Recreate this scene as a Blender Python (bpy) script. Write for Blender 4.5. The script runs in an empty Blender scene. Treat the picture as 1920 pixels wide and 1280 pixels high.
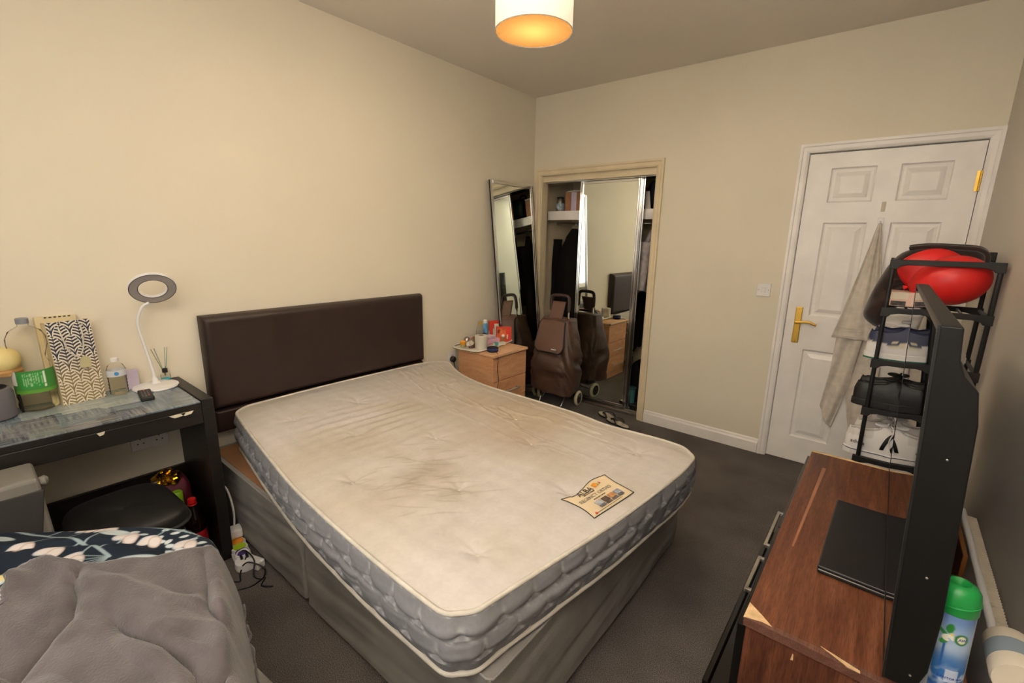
import bpy, bmesh, math, random
import numpy as np
from mathutils import Vector, Matrix, Euler
random.seed(7); RNG = np.random.default_rng(11)
PI = math.pi
S = bpy.context.scene
C = S.collection

# ------------------------------------------------------------------ camera, world, light, exposure
cd = bpy.data.cameras.new('camera'); cam = bpy.data.objects.new('camera', cd); C.objects.link(cam)
cd.sensor_width = 36.0; cd.lens = 859.4 / 1920 * 36; cd.clip_start = 0.02
_yaw, _pit, _rol = 0.6834, -0.2224, 0.0184
_f = Vector((-math.sin(_yaw)*math.cos(_pit), math.cos(_yaw)*math.cos(_pit), math.sin(_pit)))
_r = Vector((math.cos(_yaw), math.sin(_yaw), 0)); _u = _r.cross(_f)
_R = _r*math.cos(_rol) + _u*math.sin(_rol); _U = -_r*math.sin(_rol) + _u*math.cos(_rol)
cam.matrix_world = Matrix(((_R.x, _U.x, -_f.x, 2.5986), (_R.y, _U.y, -_f.y, -3.4618), (_R.z, _U.z, -_f.z, 1.4606), (0, 0, 0, 1)))
S.camera = cam
W, H, YN = 2.935, 2.64, -4.15          # room width, height, near wall
w = bpy.data.worlds.new('world'); S.world = w; w.use_nodes = True
w.node_tree.nodes['Background'].inputs[0].default_value = (0.75, 0.85, 1.0, 1); w.node_tree.nodes['Background'].inputs[1].default_value = 0.6
S.view_settings.view_transform = 'Standard'; S.view_settings.look = 'None'
S.view_settings.exposure = 0.45; S.view_settings.gamma = 1.0; S.view_settings.use_curve_mapping = False
FILL_STRENGTH = 2.6      # glow of the unseen panel added in the near wall as fill light
BULB_WATTS = 120.0
# the photographer's flash gun, tilted up and back so that its light bounces off the ceiling and wall behind the camera
fd = bpy.data.lights.new('camera_flash', 'SPOT'); fd.energy = 310; fd.color = (1.0, 0.97, 0.93); fd.spot_size = math.radians(95); fd.spot_blend = 0.6; fd.shadow_soft_size = 0.04
fo = bpy.data.objects.new('camera_flash', fd); C.objects.link(fo); fo.location = (2.56, -3.52, 1.62)
fo.rotation_euler = Vector((-0.05, -0.30, 1.0)).to_track_quat('-Z', 'Y').to_euler()

# ------------------------------------------------------------------ helpers
def lin(c):
    if isinstance(c, str):
        c = [int(c[i:i+2], 16)/255 for i in (0, 2, 4)]
    return tuple(x/12.92 if x <= 0.04045 else ((x+0.055)/1.055)**2.4 for x in c)
def L4(c): return (*lin(c), 1.0)

class NT:
    def __init__(s, name):
        s.m = bpy.data.materials.new(name); s.m.use_nodes = True
        s.t = s.m.node_tree; s.n = s.t.nodes; s.l = s.t.links
        s.b = s.n['Principled BSDF']; s.out = s.n['Material Output']
    def add(s, typ, **kw):
        n = s.n.new(typ)
        for k, v in kw.items():
            if k.startswith('i_'):
                key = k[2:]; key = int(key) if key.isdigit() else key
                n.inputs[key].default_value = v
            else: setattr(n, k, v)
        return n
    def link(s, a, b): s.l.new(a, b)
    def coords(s, scale=(1, 1, 1), kind='Object', rot=(0, 0, 0)):
        tc = s.add('ShaderNodeTexCoord'); mp = s.add('ShaderNodeMapping')
        mp.inputs['Scale'].default_value = scale; mp.inputs['Rotation'].default_value = rot
        s.link(tc.outputs[kind], mp.inputs['Vector']); return mp.outputs['Vector']
    def noise(s, vec, scale, detail=3, rough=0.5, dist=0):
        n = s.add('ShaderNodeTexNoise'); n.inputs['Scale'].default_value = scale; n.inputs['Detail'].default_value = detail
        n.inputs['Roughness'].default_value = rough; n.inputs['Distortion'].default_value = dist
        s.link(vec, n.inputs['Vector']); return n.outputs['Fac']
    def ramp(s, fac, stops, interp='LINEAR'):
        r = s.add('ShaderNodeValToRGB'); r.color_ramp.interpolation = interp
        e = r.color_ramp.elements
        while len(e) < len(stops): e.new(0.5)
        for k, (p, c) in enumerate(stops): e[k].position = p; e[k].color = L4(c)
        s.link(fac, r.inputs['Fac']); return r.outputs['Color']
    def mix(s, fac, a, b, mode='MIX'):
        m = s.add('ShaderNodeMix', data_type='RGBA', blend_type=mode)
        for i, v in ((0, fac), (6, a), (7, b)):
            if isinstance(v, bpy.types.NodeSocket): s.link(v, m.inputs[i])
            elif i == 0: m.inputs[0].default_value = v
            else: m.inputs[i].default_value = L4(v)
        return m.outputs[2]
    def bump(s, h, strength=0.3, dist=0.002):
        b = s.add('ShaderNodeBump'); b.inputs['Strength'].default_value = strength; b.inputs['Distance'].default_value = dist
        s.link(h, b.inputs['Height']); s.link(b.outputs['Normal'], s.b.inputs['Normal'])
    def base(s, c, rough=0.5, metal=0, spec=0.5):
        if isinstance(c, bpy.types.NodeSocket): s.link(c, s.b.inputs['Base Color'])
        else: s.b.inputs['Base Color'].default_value = L4(c)
        s.b.inputs['Roughness'].default_value = rough; s.b.inputs['Metallic'].default_value = metal
        s.b.inputs['Specular IOR Level'].default_value = spec

def M(name, col, rough=0.5, metal=0, spec=0.5, var=0.06, vscale=6, bump=0, bscale=80, attr=False, sheen=0, stretch=(1, 1, 1)):
    """plain procedural material: colour with a little noise variation, optional fine bump"""
    t = NT(name); v = t.coords(stretch)
    if attr:
        a = t.add('ShaderNodeAttribute', attribute_name='Col'); c = a.outputs['Color']
        if var:
            n = t.ramp(t.noise(v, vscale), [(0.3, (1-var,)*3), (0.7, (1, 1, 1))]); c = t.mix(1.0, c, n, 'MULTIPLY')
        t.base(c, rough, metal, spec)
    elif var:
        cc = [int(col[i:i+2], 16)/255 for i in (0, 2, 4)]
        t.base(t.ramp(t.noise(v, vscale), [(0.3, tuple(max(0, x*(1-var)) for x in cc)), (0.7, tuple(min(1, x*(1+var*0.6)) for x in cc))]), rough, metal, spec)
    else: t.base(col, rough, metal, spec)
    if bump: t.bump(t.noise(v, bscale, 4), bump, 0.003)
    if sheen: t.b.inputs['Sheen Weight'].default_value = sheen
    return t.m

def props(o, label=None, cat=None, group=None, kind=None):
    if label: o['label'] = label
    if cat: o['category'] = cat
    if group: o['group'] = group
    if kind: o['kind'] = kind
    return o
def link_mesh(name, me, mat, parent=None, label=None, kind=None):
    o = bpy.data.objects.new(name, me); C.objects.link(o)
    if mat:
        for m_ in (mat if isinstance(mat, (list, tuple)) else [mat]): me.materials.append(m_)
    if parent: o.parent = parent
    return props(o, label, None, None, kind)
def obj(name, bm, mat, parent=None, smooth=False, bevel=0, seg=2, label=None, kind=None, world=False):
    if world and parent is not None:
        bm.transform(Matrix.LocRotScale(parent.location, parent.rotation_euler, None).inverted())
    bmesh.ops.recalc_face_normals(bm, faces=bm.faces)
    me = bpy.data.meshes.new(name); bm.to_mesh(me); bm.free()
    if smooth:
        me.polygons.foreach_set('use_smooth', [True]*len(me.polygons))
    o = link_mesh(name, me, mat, parent, label, kind)
    if smooth == 'auto':
        try:
            with bpy.context.temp_override(object=o): me.set_sharp_from_angle(angle=math.radians(40))
        except Exception: pass
    if bevel:
        b = o.modifiers.new('bevel', 'BEVEL'); b.width = bevel; b.segments = seg; b.limit_method = 'ANGLE'; b.angle_limit = math.radians(40)
    return o
def thing(name, label, cat, loc=(0, 0, 0), rotz=0, group=None, rot=None):
    o = bpy.data.objects.new(name, None); C.objects.link(o); o.empty_display_size = 0.05
    o.location = loc; o.rotation_euler = rot if rot else (0, 0, rotz)
    return props(o, label, cat, group)
def solo(name, bm, mat, label, cat, loc=(0, 0, 0), rotz=0, group=None, rot=None, **kw):
    o = obj(name, bm, mat, **kw); o.location = loc; o.rotation_euler = rot if rot else (0, 0, rotz)
    return props(o, label, cat, group)
def struct(name, bm, mat, parent=None, **kw):
    o = obj(name, bm, mat, parent, **kw)
    if parent is None: o['kind'] = 'structure'
    return o
def B(): return bmesh.new()
def xf(vs, Mx):
    if Mx is not None:
        for v in vs: v.co = Mx @ v.co
def box(bm, a, b, Mx=None):
    x0, y0, z0 = a; x1, y1, z1 = b
    vs = [bm.verts.new(p) for p in ((x0, y0, z0), (x1, y0, z0), (x1, y1, z0), (x0, y1, z0), (x0, y0, z1), (x1, y0, z1), (x1, y1, z1), (x0, y1, z1))]
    for f in ((0, 3, 2, 1), (4, 5, 6, 7), (0, 1, 5, 4), (1, 2, 6, 5), (2, 3, 7, 6), (3, 0, 4, 7)): bm.faces.new([vs[i] for i in f])
    xf(vs, Mx); return bm
def bx(a, b, Mx=None): return box(B(), a, b, Mx)
def hexa(bm, bot, top):
    vs = [bm.verts.new(p) for p in list(bot)+list(top)]
    n = len(bot)
    bm.faces.new(vs[:n][::-1]); bm.faces.new(vs[n:])
    for i in range(n): j = (i+1) % n; bm.faces.new((vs[i], vs[j], vs[n+j], vs[n+i]))
    return bm
def prism(bm, poly, z0, z1, Mx=None):
    hexa(bm, [(x, y, z0) for x, y in poly], [(x, y, z1) for x, y in poly])
    if Mx is not None: xf(list(bm.verts)[-2*len(poly):], Mx)
    return bm
def lathe(bm, prof, seg=24, Mx=None, cap=True):
    rings = []; new = []
    for r, z in prof:
        ring = [bm.verts.new((r*math.cos(2*PI*k/seg), r*math.sin(2*PI*k/seg), z)) for k in range(seg)]; rings.append(ring); new += ring
    for a, b in zip(rings, rings[1:]):
        for k in range(seg):
            j = (k+1) % seg; bm.faces.new((a[k], a[j], b[j], b[k]))
    if cap: bm.faces.new(rings[0][::-1]); bm.faces.new(rings[-1])
    xf(new, Mx); return bm
def tube(bm, pts, r, seg=8, close=False, flat=1.0):
    P = [Vector(p) for p in pts]; n = len(P); rings = []; up = None
    for i, p in enumerate(P):
        if close: d = P[(i+1) % n]-P[i-1]
        else: d = P[min(i+1, n-1)]-P[max(i-1, 0)]
        d.normalize()
        if up is None:
            up = Vector((0, 0, 1)) if abs(d.z) < 0.9 else Vector((1, 0, 0))
        a = d.cross(up)
        if a.length < 1e-5: a = d.cross(Vector((0, 1, 0)))
        a.normalize(); b = a.cross(d); up = b
        rr = r[i] if isinstance(r, (list, tuple)) else r
        rings.append([bm.verts.new(p+rr*(math.cos(2*PI*k/seg)*a+flat*math.sin(2*PI*k/seg)*b)) for k in range(seg)])
    for i in range(n if close else n-1):
        a, b = rings[i], rings[(i+1) % n]
        for k in range(seg): j = (k+1) % seg; bm.faces.new((a[k], a[j], b[j], b[k]))
    if not close: bm.faces.new(rings[0][::-1]); bm.faces.new(rings[-1])
    return bm
def smooth_path(pts, n=40, close=False):
    P = [Vector(p) for p in pts]; out = []; m = len(P)
    segs = m if close else m-1
    for s in range(segs):
        if close: p0, p1, p2, p3 = P[s-1], P[s], P[(s+1) % m], P[(s+2) % m]
        else: p0, p1, p2, p3 = P[max(s-1, 0)], P[s], P[s+1], P[min(s+2, m-1)]
        k = max(2, n//segs)
        for i in range(k):
            t = i/k; out.append(0.5*((2*p1)+(-p0+p2)*t+(2*p0-5*p1+4*p2-p3)*t*t+(-p0+3*p1-3*p2+p3)*t**3))
    if not close: out.append(P[-1])
    return out
def ell(bm, c, r, u=16, v=10, Mx=None):
    T = Matrix.Translation(c) @ Matrix.Diagonal((*r, 1))
    if Mx is not None: T = Mx @ T
    bmesh.ops.create_uvsphere(bm, u_segments=u, v_segments=v, radius=1, matrix=T); return bm
def grid(name, P, mat, parent=None, col=None, closeu=False, closev=False, smooth=True, label=None, kind=None, thick=0, fill=False):
    """mesh from an (n, m, 3) array; COL an (n, m, 3) array of linear colours"""
    P = np.asarray(P, float); n, m = P.shape[:2]
    I = np.arange(n*m).reshape(n, m)
    A = I if not closeu else np.vstack([I, I[:1]]); 
    if closev: A = np.hstack([A, A[:, :1]])
    F = np.stack([A[:-1, :-1], A[1:, :-1], A[1:, 1:], A[:-1, 1:]], -1).reshape(-1, 4)
    faces = F.tolist()
    if fill:      # cap the two ends of a tube closed in v
        faces.append(I[0].tolist()); faces.append(I[-1].tolist()[::-1])
    me = bpy.data.meshes.new(name); me.from_pydata(P.reshape(-1, 3).tolist(), [], faces); me.update()
    if smooth: me.polygons.foreach_set('use_smooth', [True]*len(me.polygons))
    if col is not None:
        ca = me.color_attributes.new('Col', 'FLOAT_COLOR', 'POINT')
        c4 = np.ones((n*m, 4)); c4[:, :3] = np.asarray(col).reshape(-1, 3); ca.data.foreach_set('color', c4.ravel())
    o = link_mesh(name, me, mat, parent, label, kind)
    if thick:
        s = o.modifiers.new('thick', 'SOLIDIFY'); s.thickness = thick; s.offset = 0
    return o
_TAB = RNG.random((256, 256))
def vn(x, y):
    """value noise in 0..1 on numpy arrays"""
    xi = np.floor(x).astype(int); yi = np.floor(y).astype(int); fx = x-xi; fy = y-yi
    fx = fx*fx*(3-2*fx); fy = fy*fy*(3-2*fy); g = lambda i, j: _TAB[i & 255, j & 255]
    return (g(xi, yi)*(1-fx)+g(xi+1, yi)*fx)*(1-fy)+(g(xi, yi+1)*(1-fx)+g(xi+1, yi+1)*fx)*fy
def fbm(x, y, o=4): return sum(vn(x*2**k+13*k, y*2**k+7*k)*0.5**(k+1) for k in range(o))
def sst(a, b, x):
    t = np.clip((x-a)/(b-a), 0, 1); return t*t*(3-2*t)
def text(body, size, Mx, mat, parent, ext=0.0004, align='CENTER', name='lettering', space=1.0):
    cu = bpy.data.curves.new(name, 'FONT'); cu.body = body; cu.size = size; cu.align_x = align; cu.align_y = 'CENTER'
    cu.extrude = ext; cu.space_character = space
    tmp = bpy.data.objects.new('tmp_text', cu); me = bpy.data.meshes.new_from_object(tmp); me.name = name
    bpy.data.objects.remove(tmp); bpy.data.curves.remove(cu); me.materials.clear()
    o = link_mesh(name, me, mat, parent); o.matrix_local = Mx; return o
def axes(o, X, Y):
    """matrix with local x along X, local y along Y at O"""
    X = Vector(X).normalized(); Z = X.cross(Vector(Y)).normalized(); Y = Z.cross(X)
    return Matrix(((X.x, Y.x, Z.x, o[0]), (X.y, Y.y, Z.y, o[1]), (X.z, Y.z, Z.z, o[2]), (0, 0, 0, 1)))
def Tr(*p): return Matrix.Translation(p)
def Rz(a): return Matrix.Rotation(a, 4, 'Z')
def Rx(a): return Matrix.Rotation(a, 4, 'X')
def Ry(a): return Matrix.Rotation(a, 4, 'Y')

# ------------------------------------------------------------------ materials
def wallmat(name, col):
    t = NT(name); v = t.coords()
    c1 = [int(col[i:i+2], 16)/255 for i in (0, 2, 4)]
    t.base(t.ramp(t.noise(v, 1.3, 3), [(0.3, tuple(x*0.975 for x in c1)), (0.7, c1)]), 0.55, 0, 0.3)
    t.bump(t.noise(v, 160, 3), 0.12, 0.001); return t.m
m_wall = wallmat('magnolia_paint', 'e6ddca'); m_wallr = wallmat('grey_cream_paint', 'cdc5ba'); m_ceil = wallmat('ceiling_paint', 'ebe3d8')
m_gloss = M('white_gloss_paint', 'f3eeea', 0.35, var=0.03); m_cream = M('cream_gloss_paint', 'e2d2b2', 0.4, var=0.03)
def carpetmat():
    t = NT('charcoal_carpet'); v = t.coords()
    n1 = t.noise(v, 330, 2, 0.7); n2 = t.noise(v, 3, 3)
    c = t.ramp(n1, [(0.28, '3a3532'), (0.5, '6e6661'), (0.75, 'aaa29c')])
    c = t.mix(1.0, c, t.ramp(n2, [(0.3, 'd0d0d0'), (0.7, 'ffffff')]), 'MULTIPLY')
    t.base(c, 0.95, 0, 0.1); t.bump(n1, 0.8, 0.006); return t.m
m_carpet = carpetmat()
def woodmat(name, a, b, c, stretch=(15, 1.0, 15), rough=0.4, scale=2.0, grain=0.35):
    t = NT(name); v = t.coords(stretch)
    n = t.noise(v, scale, 6, 0.62, 1.1); n2 = t.noise(t.coords(tuple(s*13 for s in stretch)), scale, 3)
    col = t.ramp(n, [(0.3, a), (0.5, b), (0.68, c)])
    col = t.mix(grain, col, t.ramp(n2, [(0.38, '4a4a4a'), (0.55, 'ffffff')]), 'MULTIPLY')
    t.base(col, rough, 0, 0.4); t.bump(n2, 0.05, 0.001); return t.m
m_walnut = woodmat('walnut_veneer', '50291b', '6d3f29', '86543a'); m_walnutd = woodmat('walnut_edge', '5e3b30', '6d4a3d', '7a574a')
m_beech = woodmat('beech_veneer', 'd09468', 'dca477', 'e4b088', (2, 2, 9), 0.45, 2.0, 0.08); m_beecht = woodmat('beech_top_veneer', 'd6a47a', 'e0b288', 'e6bc94', (2, 9, 2), 0.4, 2.0, 0.08)
m_blackwood = M('black_ash_veneer', '17130f', 0.45, var=0.3, vscale=8, bump=0.15, bscale=60, stretch=(1, 1, 8))
m_chip = M('bare_chipboard', 'd9b78a', 0.8, var=0.12, vscale=40); m_hardboard = M('brown_hardboard', '9c6f4c', 0.7, var=0.1)
m_leather = M('dark_brown_leatherette', '2e1f1b', 0.42, var=0.12, bump=0.12, bscale=220)
m_divan = M('grey_divan_cloth', '918d89', 0.9, spec=0.15, var=0.10, vscale=5, bump=0.25, bscale=260, stretch=(1, 1, 1))
m_mtop = M('stained_damask', '', 0.85, spec=0.2, attr=True, var=0.03, vscale=60, bump=0.1, bscale=300)
m_mside = M('grey_knit_border', '', 0.8, spec=0.2, attr=True, var=0.05, vscale=90, bump=0.1, bscale=400)
m_pipe = M('cream_piping', 'ccc6ba', 0.7, var=0.05, vscale=30)
m_label = M('label_cloth', 'e0cdaa', 0.7, var=0.03); m_ink = M('dark_ink', '3c3a3a', 0.7, var=0)
m_chrome = M('polished_chrome', 'dcdcdc', 0.12, 1.0, var=0); m_steel = M('brushed_steel', 'b9b5ae', 0.32, 1.0, var=0.05); m_brass = M('polished_brass', 'e2b955', 0.3, 0.75, var=0.05)
m_mirror = M('mirror_glass', 'e6ece4', 0.01, 1.0, var=0)
m_black = M('black_plastic', '121212', 0.4, var=0.1); m_blackm = M('matt_black_plastic', '1a1918', 0.6, var=0.1); m_gblack = M('black_gloss', '060606', 0.06, var=0)
m_screen = M('television_glass', '040404', 0.015, var=0, spec=0.6); m_tvback = M('television_casing', '0a0a09', 0.5, var=0.06, spec=0.3)
m_white = M('white_plastic', 'e8e6e4', 0.35, var=0.02); m_grey = M('grey_fabric_mesh', '6d6a70', 0.85, var=0.08, bump=0.2, bscale=300)
m_red = M('red_plastic', 'd8161a', 0.35, var=0.05); m_cola = M('cola_liquid', '150806', 0.12, var=0)
m_brownny = M('brown_nylon', '50382b', 0.45, spec=0.5, var=0.15, vscale=8, bump=0.15, bscale=150); m_brownflap = M('brown_flap_nylon', '6b4c3d', 0.6, var=0.06, bump=0.1, bscale=200)
m_cloth_black = M('black_cloth', '14120f', 0.9, spec=0.15, var=0.2, vscale=6, bump=0.2, bscale=200)
def clearmat(name, tint, gl=0.18, rough=0.05):
    t = NT(name); tr = t.add('ShaderNodeBsdfTransparent'); tr.inputs[0].default_value = L4(tint)
    g = t.add('ShaderNodeBsdfGlossy'); g.inputs['Roughness'].default_value = rough; g.inputs[0].default_value = (0.9, 0.9, 0.9, 1)
    lw = t.add('ShaderNodeLayerWeight'); lw.inputs['Blend'].default_value = gl
    mx = t.add('ShaderNodeMixShader'); t.link(lw.outputs['Fresnel'], mx.inputs[0]); t.link(tr.outputs[0], mx.inputs[1]); t.link(g.outputs[0], mx.inputs[2])
    t.link(mx.outputs[0], t.out.inputs['Surface']); return t.m
m_clear = clearmat('clear_plastic', 'fcfbf8', 0.05, 0.15); m_water = clearmat('water', 'f8f8f2', 0.08, 0.1); m_glass = clearmat('window_glass', 'f4f6f6')
m_bluewater = clearmat('blue_liquid', '30b8c8', 0.2)
m_pale = M('pale_card', 'd9cdb8', 0.7, var=0.04); m_lilac = M('lilac_card', 'c9bcd2', 0.6, var=0.04); m_rope = M('white_cord', 'd9d3c4', 0.7, var=0.1)
m_gold = M('gold_foil', 'd7a520', 0.25, 1.0, var=0.3, vscale=40, bump=0.6, bscale=60); m_maroon = M('maroon_cloth', '5a1524', 0.6, var=0.15)
m_vcol = M('printed_surface', '', 0.5, attr=True, var=0.02); m_vcloth = M('printed_cotton', '', 0.85, spec=0.15, attr=True, var=0.06, vscale=20, bump=0.12, bscale=260)
m_paper = M('white_paper', 'ded6c6', 0.8, var=0.04)
# ------------------------------------------------------------------ the room
struct('floor', bx((-0.1, YN-0.1, -0.06), (W+0.1, 0.72, 0)), m_carpet)
struct('ceiling', bx((-0.1, YN-0.1, H), (W+0.1, 0.1, H+0.06)), m_ceil)
struct('wall_left', bx((-0.1, YN-0.1, 0), (0, 0.0, H)), m_wall)
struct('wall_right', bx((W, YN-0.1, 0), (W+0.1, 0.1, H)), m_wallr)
b = B()                                   # far wall with the closet and door openings
for a in ((-0.1, 0.08, 0, H), (0.08, 1.147, 2.0, H), (1.147, 2.098, 0, H), (2.098, 2.892, 2.006, H), (2.892, W+0.1, 0, H)):
    box(b, (a[0], 0, a[2]), (a[1], 0.09, a[3]))
struct('wall_far', b, m_wall)
b = B(); WX0, WX1, WZ0, WZ1 = 1.15, 2.6, 0.95, 2.25    # near wall; its unseen window is added and placed to balance the light
for a in ((-0.1, WX0, 0, H), (WX0, WX1, 0, WZ0), (WX0, WX1, WZ1, H), (WX1, W+0.1, 0, H)):
    box(b, (a[0], YN-0.1, a[2]), (a[1], YN, a[3]))
struct('wall_near', b, m_wall)
win = thing('added_window_1', None, None, (WX0, YN-0.05, WZ0)); win['kind'] = 'structure'  # unseen window, added to hold the glowing fill panel
b = B()
for a in ((WX0, WX0+0.06, WZ0, WZ1), (WX1-0.06, WX1, WZ0, WZ1), (WX0, WX1, WZ0, WZ0+0.06), (WX0, WX1, WZ1-0.06, WZ1), (1.85, 1.9, WZ0, WZ1)):
    box(b, (a[0], YN-0.08, a[2]), (a[1], YN-0.02, a[3]))
obj('added_window_frame', b, m_gloss, win, bevel=0.006, world=True)
t = NT('fill_light_panel'); em = t.add('ShaderNodeEmission'); em.inputs[0].default_value = (1.0, 0.97, 0.92, 1); em.inputs[1].default_value = FILL_STRENGTH  # emissive panel added behind the camera to brighten the room
t.link(em.outputs[0], t.out.inputs['Surface']); m_fill_panel = t.m
obj('fill_panel', bx((WX0+0.05, YN-0.055, WZ0+0.05), (WX1-0.05, YN-0.05, WZ1-0.05)), m_fill_panel, win, world=True)
struct('added_window_sill', bx((WX0-0.05, YN-0.1, WZ0-0.03), (WX1+0.05, YN+0.06, WZ0)), m_gloss, win, bevel=0.006, world=True)

# skirting with a moulded top
def skirt(name, x0, x1):
    prof = [(0, 0), (-0.019, 0), (-0.019, 0.072), (-0.013, 0.084), (-0.012, 0.094), (-0.005, 0.1), (0, 0.1)]
    b = B(); hexa(b, [(x0, y, z) for y, z in prof], [(x1, y, z) for y, z in prof]); return struct(name, b, m_gloss)
skirt('baseboard_far', 1.2, 2.052)
def side_skirt(name, x, sgn, y0, y1):
    b = B(); prof = [(0, 0), (0.016*sgn, 0), (0.016*sgn, 0.085), (0.004*sgn, 0.1), (0, 0.1)]
    hexa(b, [(x+px, y0, z) for px, z in prof], [(x+px, y1, z) for px, z in prof]); return struct(name, b, m_gloss)
side_skirt('baseboard_left', 0, 1, YN, 0); side_skirt('baseboard_right', W, -1, YN, -0.02)

# architraves (moulded cross-section, mitred)
def architrave(name, x0, x1, zt, wd, mat, left=True, right=True):
    b = B()
    prof = [(0, 0.0), (0, 0.011), (0.012, 0.016), (wd*0.62, 0.017), (wd*0.72, 0.022), (wd, 0.022), (wd, 0.0)]   # from the inner edge outward
    def strip(fn0, fn1): hexa(b, [fn0(u, d) for u, d in prof], [fn1(u, d) for u, d in prof])
    if left: strip(lambda u, d: (x0-u, -d, 0), lambda u, d: (x0-u, -d, zt+u))
    if right: strip(lambda u, d: (x1+u, -d, 0), lambda u, d: (x1+u, -d, zt+u))
    strip(lambda u, d: (x0-u, -d, zt+u), lambda u, d: (x1+u, -d, zt+u))
    return struct(name, b, mat)
architrave('trim_1', 2.104, 2.886, 1.998, 0.049, m_gloss)
architrave('trim_2', 0.083, 1.142, 1.995, 0.055, m_cream)
b = B()
for a in ((2.098, 2.106, 0, 2.0), (2.884, 2.892, 0, 2.0), (2.098, 2.892, 1.996, 2.006)): box(b, (a[0], 0, a[2]), (a[1], 0.09, a[3]))
struct('trim_3', b, m_gloss)                                   # door lining
b = B(); box(b, (2.098, 0.05, 0), (2.892, 0.09, 2.0)); struct('trim_4', b, m_gloss)    # stop behind the closed leaf

# six-panel door
door = thing('door_1', None, None, (2.11, 0.012, 0.0)); door['kind'] = 'structure'
X0, X1, ZB, ZT = 2.109, 2.881, 0.006, 1.988
cols = [(2.229, 2.447), (2.553, 2.771)]; rows = [(0.18, 0.785), (1.005, 1.585), (1.703, 1.902)]
b = B(); F0, F1 = 0.004, 0.044
xs = [X0, cols[0][0], cols[0][1], cols[1][0], cols[1][1], X1]
for i in (0, 2, 4): box(b, (xs[i], F0, ZB), (xs[i+1], F1, ZT))
zs = [ZB, rows[0][0], rows[0][1], rows[1][0], rows[1][1], rows[2][0], rows[2][1], ZT]
for ca, cb in cols:
    for i in (0, 2, 4, 6): box(b, (ca, F0, zs[i]), (cb, F1, zs[i+1]))
obj('door_leaf', b, m_gloss, door, world=True)
for ca, cb in cols:
    for ra, rb in rows:
        b = B(); loops = []
        for ins, dep in ((0, F0), (0.006, F0+0.009), (0.013, F0+0.011), (0.026, F0+0.010), (0.048, F0+0.002), (0.052, F0+0.001)):
            loops.append([b.verts.new(p) for p in ((ca+ins, dep, ra+ins), (cb-ins, dep, ra+ins), (cb-ins, dep, rb-ins), (ca+ins, dep, rb-ins))])
        for l0, l1 in zip(loops, loops[1:]):
            for k in range(4): j = (k+1) % 4; b.faces.new((l0[k], l0[j], l1[j], l1[k]))
        b.faces.new(loops[-1])
        obj('panel', b, m_gloss, door, world=True)
hd = obj('door_handle', bx((2.158, -0.004, 0.822), (2.196, 0.004, 1.058)), m_brass, door, bevel=0.006, world=True, label='brass lever handle on a long back plate')
b = B(); tube(b, [(2.177, 0.0, 0.962), (2.177, -0.048, 0.962)], 0.009, 12)
tube(b, smooth_path([(2.168, -0.05, 0.963), (2.2, -0.05, 0.966), (2.24, -0.052, 0.972), (2.268, -0.05, 0.962), (2.285, -0.047, 0.957)], 20), [0.009]*10+[0.007]*11 if False else 0.008, 10)
lv = obj('lever', b, m_brass, None, smooth=True); lv.parent = hd; lv.location = -door.location
for zz in (0.835, 1.045):
    sc = obj('screw', ell(B(), (2.177, -0.004, zz), (0.004, 0.002, 0.004), 10, 6), m_brass, None, smooth=True); sc.parent = hd; sc.location = -door.location
for zc in (1.79, 0.25):
    b = B()
    for k in range(5): lathe(b, [(0.0065, 0.0), (0.0065, 0.019)], 12, Tr(2.8825, -0.006, zc-0.05+k*0.0205))
    box(b, (2.865, 0.001, zc-0.05), (2.881, 0.0035, zc+0.052))
    obj('hinge', b, m_brass, door, world=True)
b = B(); box(b, (2.493, -0.002, 1.575), (2.521, 0.005, 1.612)); tube(b, smooth_path([(2.507, 0, 1.585), (2.507, -0.02, 1.575), (2.507, -0.028, 1.582), (2.507, -0.03, 1.592)], 12), 0.004, 8)
obj('coat_hook', b, m_white, door, bevel=0.003, world=True)
b = B(); box(b, (2.497, 0.0022, 1.645), (2.517, 0.005, 1.70)); obj('glue_mark', b, m_pale, door, bevel=0.001, world=True)

# light switch, wall sockets
t0 = thing('light_switch', 'white plastic light switch on the cream wall beside the door', 'switch', (1.955, 0, 1.15))
obj('plate', bx((-0.043, -0.009, -0.043), (0.043, 0, 0.043)), m_white, t0, bevel=0.004)
obj('rocker', bx((-0.012, -0.0125, -0.016), (0.012, -0.008, 0.016), Rx(0.09)), m_white, t0, bevel=0.002)
for sx in (-1, 1): obj('screw', ell(B(), (sx*0.03, -0.009, 0), (0.003, 0.0012, 0.003), 8, 5), m_steel, t0, smooth=True)
def socket(y, z, label, double=False):
    t0 = thing('wall_socket', label, 'socket', (0, y, z)); h = 0.073 if double else 0.043
    obj('plate', bx((0, -h, -0.043), (0.009, h, 0.043)), m_white, t0, bevel=0.004)
    for c in ((-0.036, 0.036) if double else (0,)):
        for q in ((0.0085, c-0.002, 0.008, c+0.002, 0.017), (0.0085, c-0.014, -0.013, c-0.008, -0.008), (0.0085, c+0.008, -0.013, c+0.014, -0.008)):
            obj('pin_hole', bx((q[0], q[1], q[2]), (0.0095, q[3], q[4])), m_black, t0)
    for c in ((-0.036, 0.036) if double else (0.028,)): obj('rocker', bx((0.008, c-0.006, 0.02), (0.012, c+0.006, 0.034)), m_white, t0, bevel=0.001)
    return t0
socket(-2.982, 0.50, 'double white wall socket beneath the black desk', True)
socket(-1.03, 0.53, 'white wall socket between the headboard and the bedside drawers')
pl = thing('power_plug', 'black plug pushed into the socket beside the bedside drawers', 'plug', (0.009, -1.035, 0.515))
obj('body', lathe(B(), [(0.004, 0.03), (0.022, 0.028), (0.024, 0.02), (0.024, 0.004), (0.02, 0.0)], 14, Ry(PI/2)), m_black, pl, smooth=True)
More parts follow.
